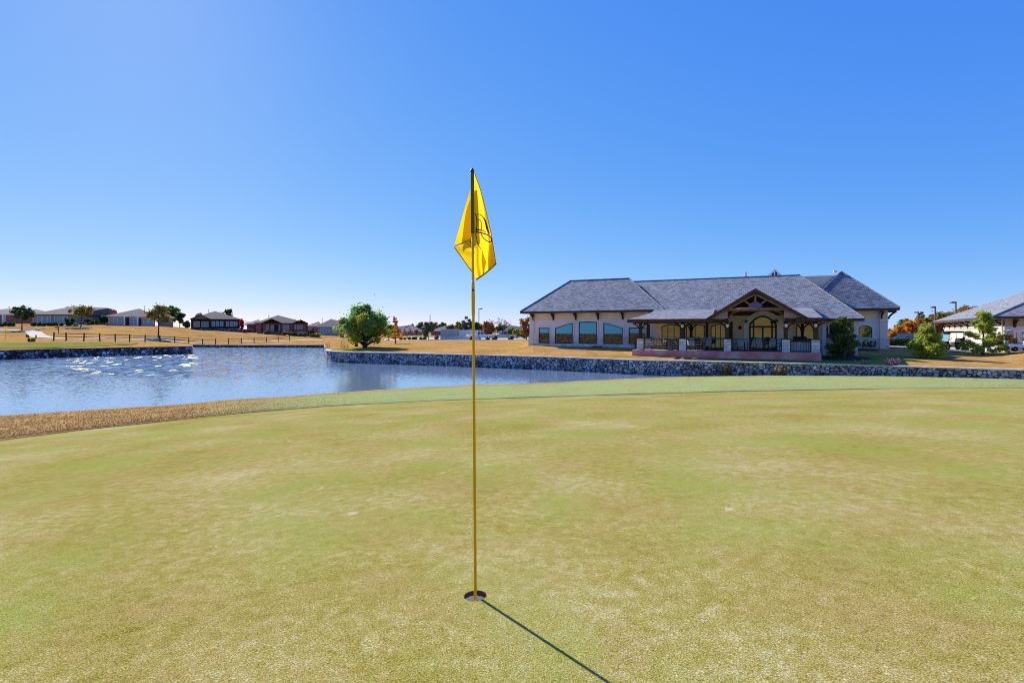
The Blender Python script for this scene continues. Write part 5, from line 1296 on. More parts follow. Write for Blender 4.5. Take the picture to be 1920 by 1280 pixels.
def bare(name, label, cat, loc, h, w, seed, leafm=None, nleaf=0, leaf=.25, group=None, bark='bark_pale', levels=4):
    r = np.random.default_rng(seed); t_ = thing(name, label, cat, loc, 0, group); mb = MB(); tips = []
    def grow(p, d, L, rad, lev):
        e = p + d * L; mb.tube([p, (p + e) / 2 + r.standard_normal(3) * .04 * L, e], [rad, rad * .8, rad * .6], 4 if lev < levels else 5, cap=False)
        if lev == 0: tips.append(e); return
        for k in range(3 if lev > 1 else 2):
            q = d + r.standard_normal(3) * .48 * np.array((w / h * 1.6, w / h * 1.6, .6)); q[2] = abs(q[2]) * .8 + .15; q /= np.linalg.norm(q); grow(e, q, L * r.uniform(.55, .82), rad * .66, lev - 1)
    grow(np.array((0, 0, -.2)), np.array((0, 0, 1.0)), h * .30, .026 * h + .03, levels)
    mb.build('trunk', bark, t_)
    if nleaf:
        T = np.array(tips); C = T[r.integers(0, len(T), nleaf)] + r.standard_normal((nleaf, 3)) * .03 * h; leaves('crown', C, leaf, leafm, t_, r)
    return t_
def ground_at(px, d): x = sx(px, d); return Vector((x, d, gz(x, d) - .02))
def T(fn, name, label, cat, px, d, top, wpx, *a, **k):
    """a plant whose top is at photo row 'top' and that is wpx photo pixels wide, standing on the land"""
    p = ground_at(px, d); return fn(name, label, cat, p, hz(top, d) - p.z, wpx * d / F, *a, **k)

# the pond-side tree and the one behind it
T(broad, 'shade_tree', 'large green and yellow shade tree on the point by the stone wall', 'tree', 684, 61.5, 567, 112, 'leaf_turning', 21, hb=.02, K=84, n=150, leaf=.15, shape='dome', trunk=.24, fill=.098)
T(broad, 'shade_tree', 'tall narrow topped tree just behind the large pond-side tree', 'tree', 668, 68, 564, 52, 'leaf_turning', 22, hb=.2, K=20, n=220, leaf=.17, shape='cone', trunk=.2, fill=.16)
T(conifer, 'cypress_tree', 'orange cypress standing alone right of the large pond-side tree', 'tree', 742, 84, 594.5, 32, 'leaf_orange', 23, hb=.2, layers=8, per=5, n=22, leaf=.17, puff=.085, aspect=1.8, droop=.2, power=.9, gap=.15)
# young pines by the clubhouse
T(conifer, 'pine_tree', 'dark young pine against the clubhouse corner right of the terrace', 'pine', 1580, 39.6, 597, 62, 'needle_dark', 31, hb=.04, layers=9, per=6, n=80, leaf=.055, aspect=7, gap=.12, power=.70, puff=.11)
T(conifer, 'pine_tree', 'bushy bright green young pine between the clubhouse and the barn', 'pine', 1739, 38.2, 609, 66, 'needle', 32, hb=.03, layers=10, per=7, n=64, leaf=.055, aspect=7, gap=.08, power=.95, puff=.078)
T(conifer, 'pine_tree', 'taller open young pine in front of the cream barn', 'pine', 1843, 43.6, 585.5, 80, 'needle', 33, hb=.05, layers=9, per=6, n=70, leaf=.06, aspect=7, gap=.20, power=.90, puff=.075)
# left bank trees
T(broad, 'leafy_tree', 'dark green small tree in front of the far left houses', 'tree', 41, 118, 573, 38, 'leaf_dark', 41, hb=.4, K=36, n=36, leaf=.26, fill=.115)
T(broad, 'leafy_tree', 'olive brown tree in front of the wide mauve brick house', 'tree', 152, 131, 570, 42, 'leaf_olive', 42, hb=.42, K=36, n=36, leaf=.26, fill=.115)
T(broad, 'leafy_tree', 'round topped olive green tree in a mulch ring near the fence', 'tree', 297, 106, 571, 50, 'leaf_olive', 43, hb=.36, K=36, n=36, leaf=.26, fill=.115)
T(broad, 'leafy_tree', 'bright green bushy tree behind the round topped tree', 'tree', 318, 172, 569, 40, 'leaf_green', 44, hb=.15, K=18, n=90, leaf=.5, fill=.2)
T(broad, 'leafy_tree', 'dark tree right of the bright green tree on the rise', 'tree', 337, 180, 583, 22, 'leaf_dark', 45, hb=.2, K=12, n=80, leaf=.5, fill=.22)
T(broad, 'maple_tree', 'small bright red maple beside the dark timber porch house', 'tree', 453.5, 156, 597, 12, 'leaf_red', 46, hb=.1, K=12, n=70, leaf=.35, shape='cone', fill=.24)
T(bare, 'sapling', 'thin staked bare sapling on the brown slope', 'sapling', 110, 108, 603, 6, 47, 'leaf_rust', 20, .2, None, 'bark', 3)
for i, (px, d, top, w, fn, mt, lb) in enumerate((
        (18, 190, 576, 26, 'bare', None, 'bare tree top showing above the far left roofs'), (132, 200, 572, 24, 'b', 'leaf_dark', 'dark tree top behind the wide mauve brick house'),
        (206, 195, 579, 22, 'b', 'leaf_rust', 'rusty tree behind the gap left of the pink brick house'), (228, 200, 578, 22, 'bare', None, 'bare tree behind the pink brick house'),
        (372, 205, 584, 20, 'b', 'leaf_grey', 'grey green tree left of the dark timber house'), (427, 200, 578, 30, 'b', 'leaf_dark', 'dark spiky tree behind the dark timber house roof'),
        (465, 205, 592, 18, 'bare', None, 'bare tree behind the red maple'), (548, 210, 594, 18, 'b', 'leaf_grey', 'grey tree top above the truss gabled house'),
        (590, 215, 600, 16, 'bare', None, 'bare tree behind the sunroom house'), (196, 150, 590, 14, 'b', 'leaf_green', 'green shrub tree beside the pink brick house left wall'),
        (350, 165, 603, 12, 'b', 'leaf_grey', 'pale shrub tree in the gap left of the dark timber house'))):
    if fn == 'bare': T(bare, 'bare_tree', lb, 'tree', px, d, top, w, 60 + i, None, 0)
    else: T(broad, 'leafy_tree', lb, 'tree', px, d, top, w, mt, 60 + i, hb=.2, K=14, n=60, leaf=.55, fill=.22)
# clipped shrubs along the houses
sg = 'clipped shrubs along the far houses'
def shrub(label, px, d, rows, w, mat, seed, grp=None, name='shrub', leaf=.22, n=60, K=9):
    p = ground_at(px, d); return broad(name, label, 'shrub', p, rows * d / F, w * d / F, mat, seed, hb=.02, K=K, n=n, leaf=leaf, fill=.26, trunk=.04, group=grp)
for i, px in enumerate((3, 9, 18, 23, 64, 74, 84, 93, 99, 104, 115)):
    shrub('low round clipped shrub in the bed before the far left houses', px, 131, 6.5, 8.5 if px not in (99, 115) else 6, 'leaf_dark' if i % 3 else 'leaf_green', 100 + i, sg, leaf=.3)
shrub('large dark rounded shrub at the right end of the wide mauve house', 131, 133, 14, 18, 'leaf_dark', 120, leaf=.34)
shrub('tall rounded evergreen shrub behind the olive brown tree', 164, 140, 15, 11, 'leaf_dark', 121, leaf=.34)
shrub('yellow green shrub between the olive tree and the wide mauve house', 141, 131.5, 7, 8, 'leaf_yellow', 122)
shrub('dark narrow shrub at the corner of the low mauve house', 183, 142, 10, 7, 'leaf_dark', 123)
shrub('round green shrub under the olive brown tree', 172, 141, 9, 9, 'leaf_green', 124)
shrub('low dry yellow brush at the near edge of the far green', 61, 71, 7, 9, 'leaf_yellow', 125, leaf=.16)
shrub('small olive brush left of the yellow brush', 54.5, 71, 6, 4, 'leaf_olive', 126, leaf=.14)
for i, (px, mt, h) in enumerate(((500, 'leaf_grey', 6), (533, 'leaf_rust', 7), (545, 'leaf_grey', 6.5), (553, 'leaf_dark', 6), (562, 'leaf_grey', 8), (571, 'leaf_grey', 7), (588, 'leaf_olive', 6.5), (595, 'leaf_yellow', 6))):
    shrub('ornamental %s shrub in the bed below the truss gabled house, %s from the left' % ({'leaf_grey': 'grey green', 'leaf_rust': 'rusty', 'leaf_dark': 'dark', 'leaf_olive': 'olive', 'leaf_yellow': 'yellow'}[mt], ('first', 'second', 'third', 'fourth', 'fifth', 'sixth', 'seventh', 'last')[i]), px, 152, h, 12, mt, 130 + i, 'shrubs below the truss gabled house', leaf=.35)
shrub('square dark hedge shrub beside the low wing of the far houses', 581, 156, 13, 13, 'leaf_dark', 140, leaf=.4)
# middle distance
T(broad, 'leafy_tree', 'rounded grey green evergreen beside the block enclosure', 'tree', 803, 120, 600, 25, 'leaf_grey', 51, hb=.08, K=20, n=110, leaf=.32, fill=.2)
T(bare, 'sapling', 'thin rusty sapling left of the rounded evergreen', 'sapling', 782, 122, 609, 10, 52, 'leaf_orange', 220, .22, None, 'bark', 3)
T(bare, 'sapling', 'thin pale rusty sapling before the grey roofed house', 'sapling', 763, 126, 609, 12, 53, 'leaf_rust', 140, .2, None, 'bark', 3)
for i, (px, w) in enumerate(((752, 5), (759, 5), (767, 5), (775, 7), (779, 6), (789, 8), (796, 7))):
    shrub('low clipped shrub in a row before the grey roofed house', px, 121, 5, w, 'leaf_dark' if i % 2 else 'leaf_green', 150 + i, 'clipped shrubs before the grey roofed house', leaf=.25)
shrub('purple leaved shrub left of the block enclosure', 819, 122, 9, 8, 'leaf_purple', 158, leaf=.25)
for i, (px, d, top, w, mt, lb) in enumerate((
        (787, 230, 602, 24, 'leaf_green', 'green tree behind the middle houses'), (816, 230, 603, 20, 'leaf_olive', 'olive tree behind the block enclosure'), (829, 235, 604, 20, 'leaf_green', 'green tree line top above the second grey roof'),
        (846, 190, 607, 22, 'leaf_olive', 'olive tree right of the second grey roof'), (862, 170, 602, 26, 'leaf_olive', 'olive tree above the corrugated gate'), (878, 165, 592, 26, 'leaf_grey', 'tall grey green tree behind the flagstick'),
        (893, 165, 601, 24, 'leaf_green', 'green tree left of the parking lot lamp'), (905, 170, 605, 20, 'leaf_olive', 'olive tree right of the parking lot lamp'), (917, 150, 601, 30, 'leaf_rust', 'rust red tree behind the white pickup'),
        (940, 160, 607, 24, 'leaf_olive', 'brown olive tree between the two pickups'), (957, 140, 615, 20, 'leaf_green', 'green bush tree behind the silver pickup'), (969, 128, 616, 18, 'leaf_yellow', 'bright yellow tree left of the clubhouse wing'), (983, 128, 618, 18, 'leaf_yellow', 'low yellow tree at the clubhouse corner'),
        (987, 105, 591, 30, 'leaf_rust', 'tall brown tree beside the clubhouse left corner'), (770, 260, 606, 20, 'leaf_grey', 'grey tree behind the left grey roof'), (736, 240, 606, 22, 'leaf_green', 'green tree behind the orange cypress'), (711, 240, 604, 30, 'leaf_green', 'green tree behind the right side of the pond-side tree'))):
    T(broad, 'leafy_tree', lb, 'tree', px, d, top, w, mt, 170 + i, hb=.10, K=26, n=46, leaf=.42 if d > 135 else .28, fill=.17)
T(bare, 'bare_tree', 'bare twiggy tree behind the silver pickup', 'tree', 945, 150, 592, 26, 190, 'leaf_rust', 60, .3, None, 'bark_pale', 5)
T(bare, 'bare_tree', 'bare twiggy tree above the rust red tree', 'tree', 921, 152, 596, 22, 191, 'leaf_rust', 60, .3, None, 'bark_pale', 5)
# radio mast
p = ground_at(806.5, 420); MS = thing('radio_mast', 'thin lattice radio mast far behind the trees', 'mast', p); H = hz(590, 420) - p.z
mb = MB()
for k in range(3): a = k * 2.09; mb.tube([(.8 * math.cos(a), .8 * math.sin(a), 0), (.25 * math.cos(a), .25 * math.sin(a), H)], .10, 4)
for k in range(12):
    z = H * k / 12; mb.bar((.7, 0, z), (-.3, .5, z + H / 14), .07); mb.bar((-.3, .5, z), (-.3, -.5, z + H / 14), .07)
mb.build('mast_frame', 'steel', MS)
# right side: autumn trees beyond the car park
for i, (px, d, top, w, mt, lb) in enumerate((
        (1668, 118, 617, 22, 'leaf_grey', 'grey leafless looking tree beside the clubhouse right corner'), (1684, 105, 607, 34, 'leaf_orange', 'bright orange tree right of the clubhouse'), (1672, 100, 622, 18, 'leaf_orange', 'small orange tree at the clubhouse corner'), (1700, 130, 599, 40, 'leaf_green', 'green tree behind the orange trees'),
        (1716, 108, 596, 40, 'leaf_orange', 'large orange brown tree behind the bushy young pine'), (1735, 120, 589, 40, 'leaf_olive', 'tall olive tree left of the car park lamps'), (1727, 140, 583, 14, 'leaf_green', 'green tree top poking above the orange trees'),
        (1757, 150, 587, 44, 'leaf_olive', 'olive tree between the two car park lamps'), (1778, 165, 586, 44, 'leaf_olive', 'olive green tree below the taller lamp'), (1800, 190, 580, 48, 'leaf_olive', 'brown green tree on the hill above the barn roof'),
        (1815, 190, 573, 40, 'leaf_rust', 'rusty tree on the hill above the barn roof'), (1840, 195, 571, 44, 'leaf_rust', 'tall brown tree on the hill top behind the barn'), (1768, 130, 604, 34, 'leaf_green', 'dark green tree left of the barn eave'), (1748, 112, 606, 30, 'leaf_rust', 'rust tree behind the bushy young pine'))):
    T(broad, 'leafy_tree', lb, 'tree', px, d, top, w, mt, 200 + i, hb=.08, K=30, n=60, leaf=.34, fill=.16)
HD = thing('hedge', 'low clipped dark hedge beside the clubhouse right corner', 'hedge', ground_at(1688, 62)); r = np.random.default_rng(5); C = r.uniform(-1, 1, (2600, 3)) * np.array((1.9, .6, .45)) + np.array((0, 0, .5)); leaves('foliage', C, .14, 'leaf_dark', HD, r)
# plants on the stone wall
def tuft(name, label, px, d, row, h, w, mat, seed, n=500):
    r = np.random.default_rng(seed); p = at(px, row, d); t_ = thing(name, label, 'plant', p); mb = MB(); C = []
    for k in range(26):
        a = r.uniform(0, 6.28); L = h * r.uniform(.5, 1.08); b0 = np.array((r.uniform(-.36, .36) * w, r.uniform(-.15, .15) * w, 0)); q = np.array((math.cos(a) * w * .22 * r.uniform(.1, 1), math.sin(a) * w * .18, L)); mb.tube([b0, b0 + q * np.array((.4, .4, .6)), b0 + q], [.008, .006, .004], 3, cap=False)
        for f in np.linspace(.15, 1, n // 26): C.append(b0 + q * np.array((f ** 1.4, f ** 1.4, f)) + r.standard_normal(3) * .035)
    mb.build('stem', 'bark', t_); leaves('foliage', np.array(C), .036, mat, t_, r, 0, 3.2); return t_
tuft('wall_bush', 'dry yellow bush growing at the foot of the stone wall, left one', 1362, W_edge(1362)[0] - .25, 703, .82, .9, 'leaf_olive', 301)
tuft('wall_bush', 'dry yellow brown bush at the foot of the stone wall, right one', 1462, W_edge(1462)[0] - .25, 704, .72, 1.3, 'leaf_dry', 302, 700)
tuft('wall_grass', 'reddish dry grass clump on top of the stone wall', 1672, W_edge(1672)[0] + .5, 687, .55, 1.0, 'leaf_purple', 303)
tuft('wall_grass', 'thin dry weeds on the wall right of the terrace', 1620, W_edge(1620)[0] + .5, 686, .4, .8, 'leaf_dry', 304, 200)
tuft('shore_weed', 'bare twiggy weed at the tip of the stone point', 613, 62, 656, 1.0, 1.2, 'leaf_rust', 305, 60)
tuft('shore_weed', 'bare twiggy weed left of the large pond-side tree', 645, 62, 653, 1.1, 1.4, 'leaf_rust', 306, 60)
tuft('shore_weed', 'small weed sprouting at the waterline of the wall', 642, W_edge(642)[0] - .2, 681, .5, .4, 'leaf_yellow', 307, 120)
tuft('flower_bed', 'dark shrubby plants beside the clubhouse right wing', 1625, 46.5, 652, .7, 2.2, 'leaf_dark', 308, 1200)
tuft('ground_plant', 'dark ground plants beside the terrace corner under the pine', 1565, 38.9, 673, .35, 1.6, 'leaf_dark', 309, 700)

# ------------------------------------------------------------------ lamps in the car parks
def lamp(label, px, d, top, arm, h0=None):
    p = ground_at(px, d); H = hz(top, d) - p.z; t_ = thing('street_lamp', label, 'lamp post', p, 0, 'car park lamps'); L = arm * d / F
    mb = MB(); mb.b2((-.07, -.07, 0), (.07, .07, H)); mb.build('pole', 'pole_brown', t_)
    mb = MB(); mb.b2((0, -.05, H - .22), (L * .45, .05, H - .10)); mb.build('arm', 'pole_brown', t_)
    mb = MB(); a, b = sorted((L * .4, L)); mb.b2((a, -.2, H - .27), (b, .2, H - .04)); mb.build('lamp_head', 'pole_brown', t_, bevel=.03)
    return t_
lamp('brown car park lamp with a flat head behind the pickups', 898, 112, 577.5, 6.5)
lamp('nearer brown car park lamp left of the barn roof', 1753.5, 74, 574, -7.5)
lamp('tall brown car park lamp rising behind the barn roof', 1792, 72, 565, -9.5)
lamp('far car park lamp showing above the orange trees', 1722, 95, 584, -7)

# ------------------------------------------------------------------ vehicles
def wheel(t_, x, y, r, wd=.22, name='wheel'):
    mb = MB(); n = 18
    prof = [(r * .62, -wd / 2), (r * .93, -wd / 2), (r, -wd * .3), (r, wd * .3), (r * .93, wd / 2), (r * .62, wd / 2)]
    mb.lathe(prof, n); o = mb.build(name, 'rubber', t_, smooth=False); o.location = (x, y, r); o.rotation_euler = (math.pi / 2, 0, 0)
    mb = MB(); mb.lathe([(r * .60, -wd * .46), (r * .60, wd * .46)], n); mb.lathe([(r * .2, wd * .47), (r * .12, wd * .53)], 8); mb.lathe([(r * .2, -wd * .47), (r * .12, -wd * .53)], 8); mb.build('rim', 'steel', o)
    return o
def pickup(label, loc, rz, paint):
    """nose towards -x, 5.8 m long"""
    t_ = thing('pickup_truck', label, 'pickup truck', loc, rz, 'pickups in the car park'); W = .98
    def prof(pts, w, name, mat, bevel=.05):
        mb = MB(); mb.prism([(x, -w, z) for x, z in pts], (0, 0, 0), (0, 2 * w, 0)); return mb.build(name, mat, t_, bevel=bevel)
    arc = lambda cx: [(cx + .48 * math.cos(a), .36 + .50 * math.sin(a)) for a in np.linspace(math.pi, 0, 9)][::1]
    low = [(-2.85, .45), (-2.9, .80), (-2.75, 1.06), (-1.35, 1.16), (-.9, 1.18), (1.0, 1.18), (1.05, 1.16), (2.85, 1.14), (2.9, .95), (2.88, .5), (2.42, .45)]
    low += [(2.38 - 0, .45)] + list(reversed(arc(1.9))) + [(1.40, .40), (-1.32, .38)] + list(reversed(arc(-1.82))) + [(-2.32, .42)]
    prof(low, W, 'body', paint, .04)
    mb = MB(); b_ = [(-1.15, 1.17), (-.45, 1.82), (.75, 1.85), (1.02, 1.17)]
    vs = [(x, -W * (.97 if z < 1.3 else .80), z) for x, z in b_] + [(x, W * (.97 if z < 1.3 else .80), z) for x, z in b_]
    mb.add(vs, [(0, 1, 2, 3), (7, 6, 5, 4), (0, 4, 5, 1), (1, 5, 6, 2), (2, 6, 7, 3), (3, 7, 4, 0)]); mb.build('cab', paint, t_, bevel=.05)
    for s in (-1, 1):
        for x0, x1, t0, t1 in ((-.85, -.10, -.36, -.06), (.02, .82, .04, .68)):
            f = lambda z: s * (W * (.97 - .17 * (z - 1.17) / .66) + .012)
            mb = MB(); mb.add([(x0, f(1.24), 1.24), (x1, f(1.24), 1.24), (t1, f(1.74), 1.74), (t0, f(1.74), 1.74)], [(0, 1, 2, 3)]); mb.build('side_window', 'glass_car', t_)
        mb = MB(); mb.box((-2.83, s * .72, .92), (.10, .34, .16)); mb.build('headlight', 'lamp_globe', t_)
        mb = MB(); mb.box((2.87, s * .88, .92), (.08, .16, .3)); mb.build('tail_light', 'bag_red', t_)
        mb = MB(); mb.box((-.75, s * 1.06, 1.28), (.12, .16, .18)); mb.build('mirror', paint, t_)
        for x in (-1.82, 1.9): wheel(t_, x, s * .84, .37, .25)
    mb = MB(); mb.add([(-1.08, -.82, 1.24), (-1.08, .82, 1.24), (-.52, .70, 1.77), (-.52, -.70, 1.77)], [(0, 1, 2, 3)]); o = mb.build('windshield', 'glass_car', t_); o.location = (-.03, 0, .03)
    mb = MB(); mb.box((-2.9, 0, .80), (.06, 1.1, .26)); mb.build('grille', 'paint_black', t_)
    mb = MB(); mb.box((-2.93, 0, .56), (.16, 1.9, .2)); mb.build('bumper', 'steel', t_, bevel=.04)
    mb = MB(); mb.b2((1.12, -.85, 1.10), (2.8, .85, 1.145)); mb.build('truck_bed', 'rubber', t_)
    return t_
def lot(px, d): p = ground_at(px, d); p.z += .09; return p
pickup('white crew cab pickup parked nose left by the corrugated gate', lot(899, 113), .30, 'paint_truck')
pickup('silver blue pickup parked nose left behind the other pickup', lot(942, 110), .36, 'paint_silver')
def sedan(label, loc, rz, paint):
    t_ = thing('parked_car', label, 'car', loc, rz, 'cars beyond the hedge'); W = .88
    mb = MB(); mb.prism([(x, -W, z) for x, z in [(-2.2, .35), (-2.25, .65), (-2.0, .82), (-1.0, .92), (1.3, .95), (2.1, .9), (2.2, .6), (2.15, .35)]], (0, 0, 0), (0, 2 * W, 0)); mb.build('body', paint, t_, bevel=.08)
    b_ = [(-1.05, .92), (-.35, 1.42), (.75, 1.44), (1.5, .95)]
    mb = MB(); vs = [(x, -W * (.95 if z < 1 else .74), z) for x, z in b_] + [(x, W * (.95 if z < 1 else .74), z) for x, z in b_]
    mb.add(vs, [(0, 1, 2, 3), (7, 6, 5, 4), (0, 4, 5, 1), (1, 5, 6, 2), (2, 6, 7, 3), (3, 7, 4, 0)]); mb.build('cab', 'glass_car', t_)
    mb = MB(); mb.b2((-.36, -.64, 1.43), (.76, .64, 1.47)); mb.build('roof', paint, t_, bevel=.02)
    for s in (-1, 1):
        for x in (-1.4, 1.4): wheel(t_, x, s * .78, .32, .2)
        mb = MB(); mb.box((-2.18, s * .6, .68), (.1, .34, .12)); mb.build('headlight', 'lamp_globe', t_)
    return t_
sedan('dark blue car parked beyond the hedge', lot(1697, 80), .5, 'paint_blue')
sedan('dark car partly hidden behind the bushy young pine', lot(1722, 78), .6, 'paint_black')
def golf_cart(label, loc, rz, paint, roof, seat='seat_tan'):
    """nose towards -x"""
    t_ = thing('golf_cart', label, 'golf cart', loc, rz, 'golf carts by the barn')
    mb = MB(); P = [(-1.15, .32), (-1.2, .55), (-1.05, .78), (-.72, .92), (-.62, .86), (-.58, .36), (.05, .34), (.10, .62), (.80, .66), (1.15, .72), (1.18, .42), (1.0, .30)]
    mb.prism([(x, -.58, z) for x, z in P], (0, 0, 0), (0, 1.16, 0)); mb.build('body', paint, t_, bevel=.05)
    mb = MB()
    for s in (-1, 1):
        for cx in (-.80, .82):
            mb.tube([(cx + .34 * math.cos(a), s * .52, .26 + .30 * math.sin(a)) for a in np.linspace(.1, math.pi - .1, 9)], .05, 6)
    mb.build('fender', paint, t_, smooth=True)
    mb = MB(); mb.b2((.08, -.5, .66), (.55, .5, .80)); mb.build('seat', seat, t_, bevel=.04)
    mb = MB(); mb.prism([(.50, -.5, .80), (.58, -.5, .80), (.68, -.5, 1.2), (.60, -.5, 1.2)], (0, 0, 0), (0, 1.0, 0)); mb.build('backrest', seat, t_)
    for s in (-1, 1):
        mb = MB(); mb.tube([(-.72, s * .52, .90), (-.50, s * .52, 1.80)], .02, 6); mb.build('roof_strut', 'paint_black', t_)
        mb = MB(); mb.tube([(.72, s * .52, .68), (.66, s * .52, 1.80)], .02, 6); mb.build('roof_strut', 'paint_black', t_)
        for x in (-.80, .82): wheel(t_, x, s * .50, .23, .18)
    mb = MB(); mb.prism([(-.75, -.60, 1.73), (.95, -.60, 1.73), (1.0, -.60, 1.84), (.6, -.60, 1.92), (-.5, -.60, 1.92), (-.8, -.60, 1.86)], (0, 0, 0), (0, 1.2, 0)); mb.build('roof', roof, t_, bevel=.03)
    mb = MB(); mb.add([(-.70, -.5, .95), (-.70, .5, .95), (-.50, .5, 1.78), (-.50, -.5, 1.78)], [(0, 1, 2, 3)]); mb.build('windshield', 'glass_house', t_)
    mb = MB(); mb.tube([(-.62, -.25, .85), (-.35, -.25, 1.1)], .02, 6); P = [(-.35 + .10 * math.cos(a) * .6, -.25 + .17 * math.sin(a), 1.1 + .12 * math.cos(a)) for a in np.linspace(0, 6.28, 13)]; mb.tube(P, .018, 5); mb.build('steering_wheel', 'paint_black', t_)
    return t_
def golf_bag(label, loc, mat, seed):
    t_ = thing('golf_bag', label, 'golf bag', loc, 0, 'golf bags on the carts'); r = random.Random(seed)
    mb = MB(); mb.tube([(0, 0, 0), (.03, 0, .35), (.12, 0, .85)], [.13, .14, .15], 10); mb.build('bag', mat, t_, smooth=True)
    mb = MB(); mb.tube([(-.1, -.10, .15), (-.06, -.14, .45)], .07, 7); mb.build('pocket', mat, t_, smooth=True)
    mb = MB()
    for k in range(6):
        a = k * 1.05; x, y = .12 + .08 * math.cos(a), .08 * math.sin(a); mb.tube([(x, y, .8), (x + .05, y, 1.08 + r.uniform(0, .15))], .008, 4); mb.box((x + .06, y, 1.12 + r.uniform(0, .1)), (.09, .05, .05))
    mb.build('clubs', 'steel', t_); t_.scale = (.8, .8, .72); return t_
def cartp(px, d): p = ground_at(px, d); p.z += .075; return p
c1 = cartp(1786, 51.5); golf_cart('black golf cart with a black roof between the two bright pines', c1, math.radians(-8), 'paint_black', 'rubber', 'rubber')
c2_ = cartp(1913, 42.4); golf_cart('white golf cart with a white roof at the right edge of the photo', c2_, math.radians(172), 'paint_truck', 'plastic_white').scale = (.93, .93, .93)
def on_cart(c, ang, x, y, z): return c + Matrix.Rotation(ang, 3, 'Z') @ Vector((x, y, z))
golf_bag('orange golf bag on the back of the white cart', on_cart(c2_, math.radians(172), .88, .24, .70), 'bag_orange', 1)
golf_bag('red golf bag on the back of the white cart', on_cart(c2_, math.radians(172), .88, -.22, .70), 'bag_red', 2)
golf_bag('dark blue golf bag on the back of the black cart', on_cart(c1, math.radians(-8), .90, -.1, .70), 'blue_bag', 3)

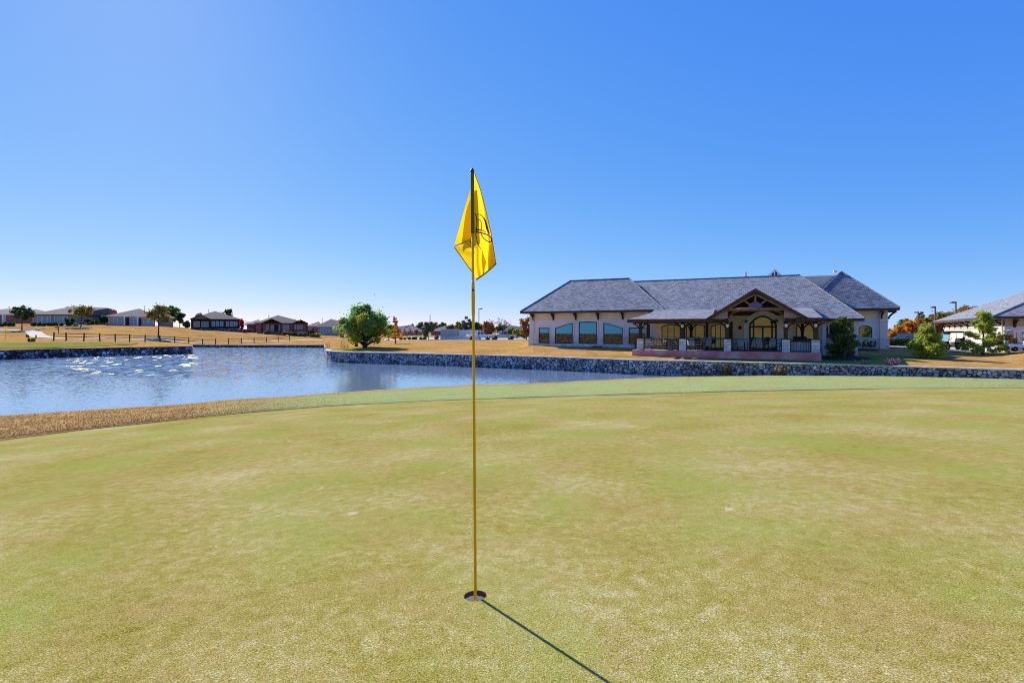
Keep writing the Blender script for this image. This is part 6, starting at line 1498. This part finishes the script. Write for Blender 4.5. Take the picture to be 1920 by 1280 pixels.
# ------------------------------------------------------------------ people
def person(label, loc, rz, J, top, legs, hat, h=1.76):
    """skin-modifier body; J joint positions, z up, facing -y"""
    t_ = thing('person', label, 'person', loc, rz)
    names = list(J); idx = {k: i for i, k in enumerate(names)}
    E = [('pelvis', 'waist'), ('waist', 'chest'), ('chest', 'neck'), ('neck', 'head0'), ('head0', 'head1')]
    for s in 'lr':
        E += [('chest', 'sh' + s), ('sh' + s, 'el' + s), ('el' + s, 'wr' + s), ('wr' + s, 'ha' + s), ('pelvis', 'hp' + s), ('hp' + s, 'kn' + s), ('kn' + s, 'an' + s), ('an' + s, 'to' + s)]
    rad = {'pelvis': .15, 'waist': .14, 'chest': .16, 'neck': .06, 'head0': .085, 'head1': .085, 'sh': .075, 'el': .05, 'wr': .036, 'ha': .04, 'hp': .10, 'kn': .068, 'an': .05, 'to': .045}
    me = bpy.data.meshes.new('body'); me.from_pydata([J[k] for k in names], [(idx[a], idx[b]) for a, b in E], [])
    o = bpy.data.objects.new('body', me); COL.objects.link(o)
    md = o.modifiers.new('skin', 'SKIN'); sk_ = me.skin_vertices[0].data
    for i, k in enumerate(names): q = rad.get(k, rad.get(k[:2], .05)); sk_[i].radius = (q, q * (.72 if k in ('pelvis', 'waist', 'chest') else 1)); sk_[i].use_root = (k == 'pelvis')
    o.modifiers.new('sub', 'SUBSURF').levels = 1; o.modifiers['sub'].render_levels = 1
    dg = bpy.context.evaluated_depsgraph_get(); m2 = bpy.data.meshes.new_from_object(o.evaluated_get(dg)); bpy.data.objects.remove(o)
    for q in (top, legs, 'skin', 'rubber'): m2.materials.append(M[q])
    JV = {k: Vector(v) for k, v in J.items()}
    seg = [(a, b) for a, b in E]
    for p in m2.polygons:
        c = p.center; best, bk = 9, None
        for a, b in seg:
            A_, B_ = JV[a], JV[b]; tt = max(0, min(1, (c - A_).dot(B_ - A_) / max(1e-6, (B_ - A_).length_squared))); dd = (c - A_ - (B_ - A_) * tt).length
            if dd < best: best, bk, bt = dd, (a, b), tt
        a, b = bk
        if a[:2] in ('hp', 'kn') or b[:2] == 'hp' or (a == 'pelvis' and bt < .4): mi = 1
        elif a[:2] == 'an': mi = 3
        elif a in ('neck', 'head0') or a[:2] == 'wr' or a[:2] == 'el' or (a[:2] == 'sh' and bt > .65): mi = 2
        else: mi = 0
        p.material_index = mi; p.use_smooth = True
    b_ = bpy.data.objects.new('body', m2); COL.objects.link(b_); b_.parent = t_
    hd_ = (JV['head0'] + JV['head1']) / 2; fw = Vector((0, -1, 0))
    mb = MB()
    mb.lathe([(.092, .05), (.090, .08), (.06, .13), (.01, .145)], 12, (hd_.x, hd_.y, hd_.z)); mb.box((hd_.x, hd_.y - .11, hd_.z + .055), (.13, .12, .012)); mb.build('cap', hat, t_)
    mb = MB(); mb.lathe([(.060, -.06), (.096, -.02), (.097, .052)], 12, (hd_.x, hd_.y + .022, hd_.z)); mb.build('hair', 'hair', t_)
    mb = MB(); mb.box((hd_.x, hd_.y - .098, hd_.z - .01), (.024, .03, .04)); mb.build('nose', 'skin', t_)
    for s in (-1, 1):
        mb = MB(); mb.box((hd_.x + s * .033, hd_.y - .088, hd_.z + .022), (.022, .012, .012)); mb.build('eye', 'paint_black', t_)
        w_, h_ = JV['wr' + 'lr'[s > 0]], JV['ha' + 'lr'[s > 0]]; d_ = (h_ - w_).normalized(); mb = MB()
        for k in range(4): o_ = Vector((.016 * (k - 1.5), 0, 0)); mb.tube([h_ + o_, h_ + o_ + d_ * (.05 + .01 * (k in (1, 2))), h_ + o_ + d_ * .085 + Vector((0, -.02, 0))], [.010, .009, .007], 5)
        mb.tube([h_ + Vector((-s * .03, 0, 0)), h_ + d_ * .045 + Vector((-s * .05, -.01, 0))], [.011, .008], 5); mb.build('fingers', 'skin', t_)
    return t_
stand = dict(pelvis=(0, 0, .95), waist=(0, -.01, 1.10), chest=(0, 0, 1.34), neck=(0, -.01, 1.50), head0=(0, -.03, 1.60), head1=(0, -.035, 1.69),
             shl=(-.19, 0, 1.42), ell=(-.25, .02, 1.14), wrl=(-.22, -.16, .95), hal=(-.20, -.22, .90), shr=(.19, 0, 1.42), elr=(.25, .02, 1.14), wrr=(.20, -.18, 1.0), har=(.17, -.25, .98),
             hpl=(-.10, 0, .90), knl=(-.11, -.03, .50), anl=(-.12, .02, .08), tol=(-.13, -.15, .04), hpr=(.10, 0, .90), knr=(.11, -.02, .50), anr=(.13, .03, .08), tor=(.14, -.14, .04))
person('person in a blue shirt and brown cap behind the taller open pine', cartp(1873, 46.0), math.radians(70), stand, 'cloth_blue', 'cloth_khaki', 'wood_brown')
bend = dict(stand); bend.update(waist=(0, -.06, 1.06), chest=(0, -.20, 1.24), neck=(0, -.30, 1.36), head0=(0, -.36, 1.43), head1=(0, -.40, 1.51), shl=(-.19, -.24, 1.30), shr=(.19, -.24, 1.30),
            ell=(-.22, -.36, 1.06), wrl=(-.16, -.55, 1.0), hal=(-.14, -.62, 1.0), elr=(.22, -.36, 1.06), wrr=(.16, -.56, 1.02), har=(.14, -.63, 1.02))
person('person in white trousers and a pink top leaning to the white cart', cartp(1888, 42.6), math.radians(80), bend, 'cloth_pink', 'cloth_white', 'cloth_white')
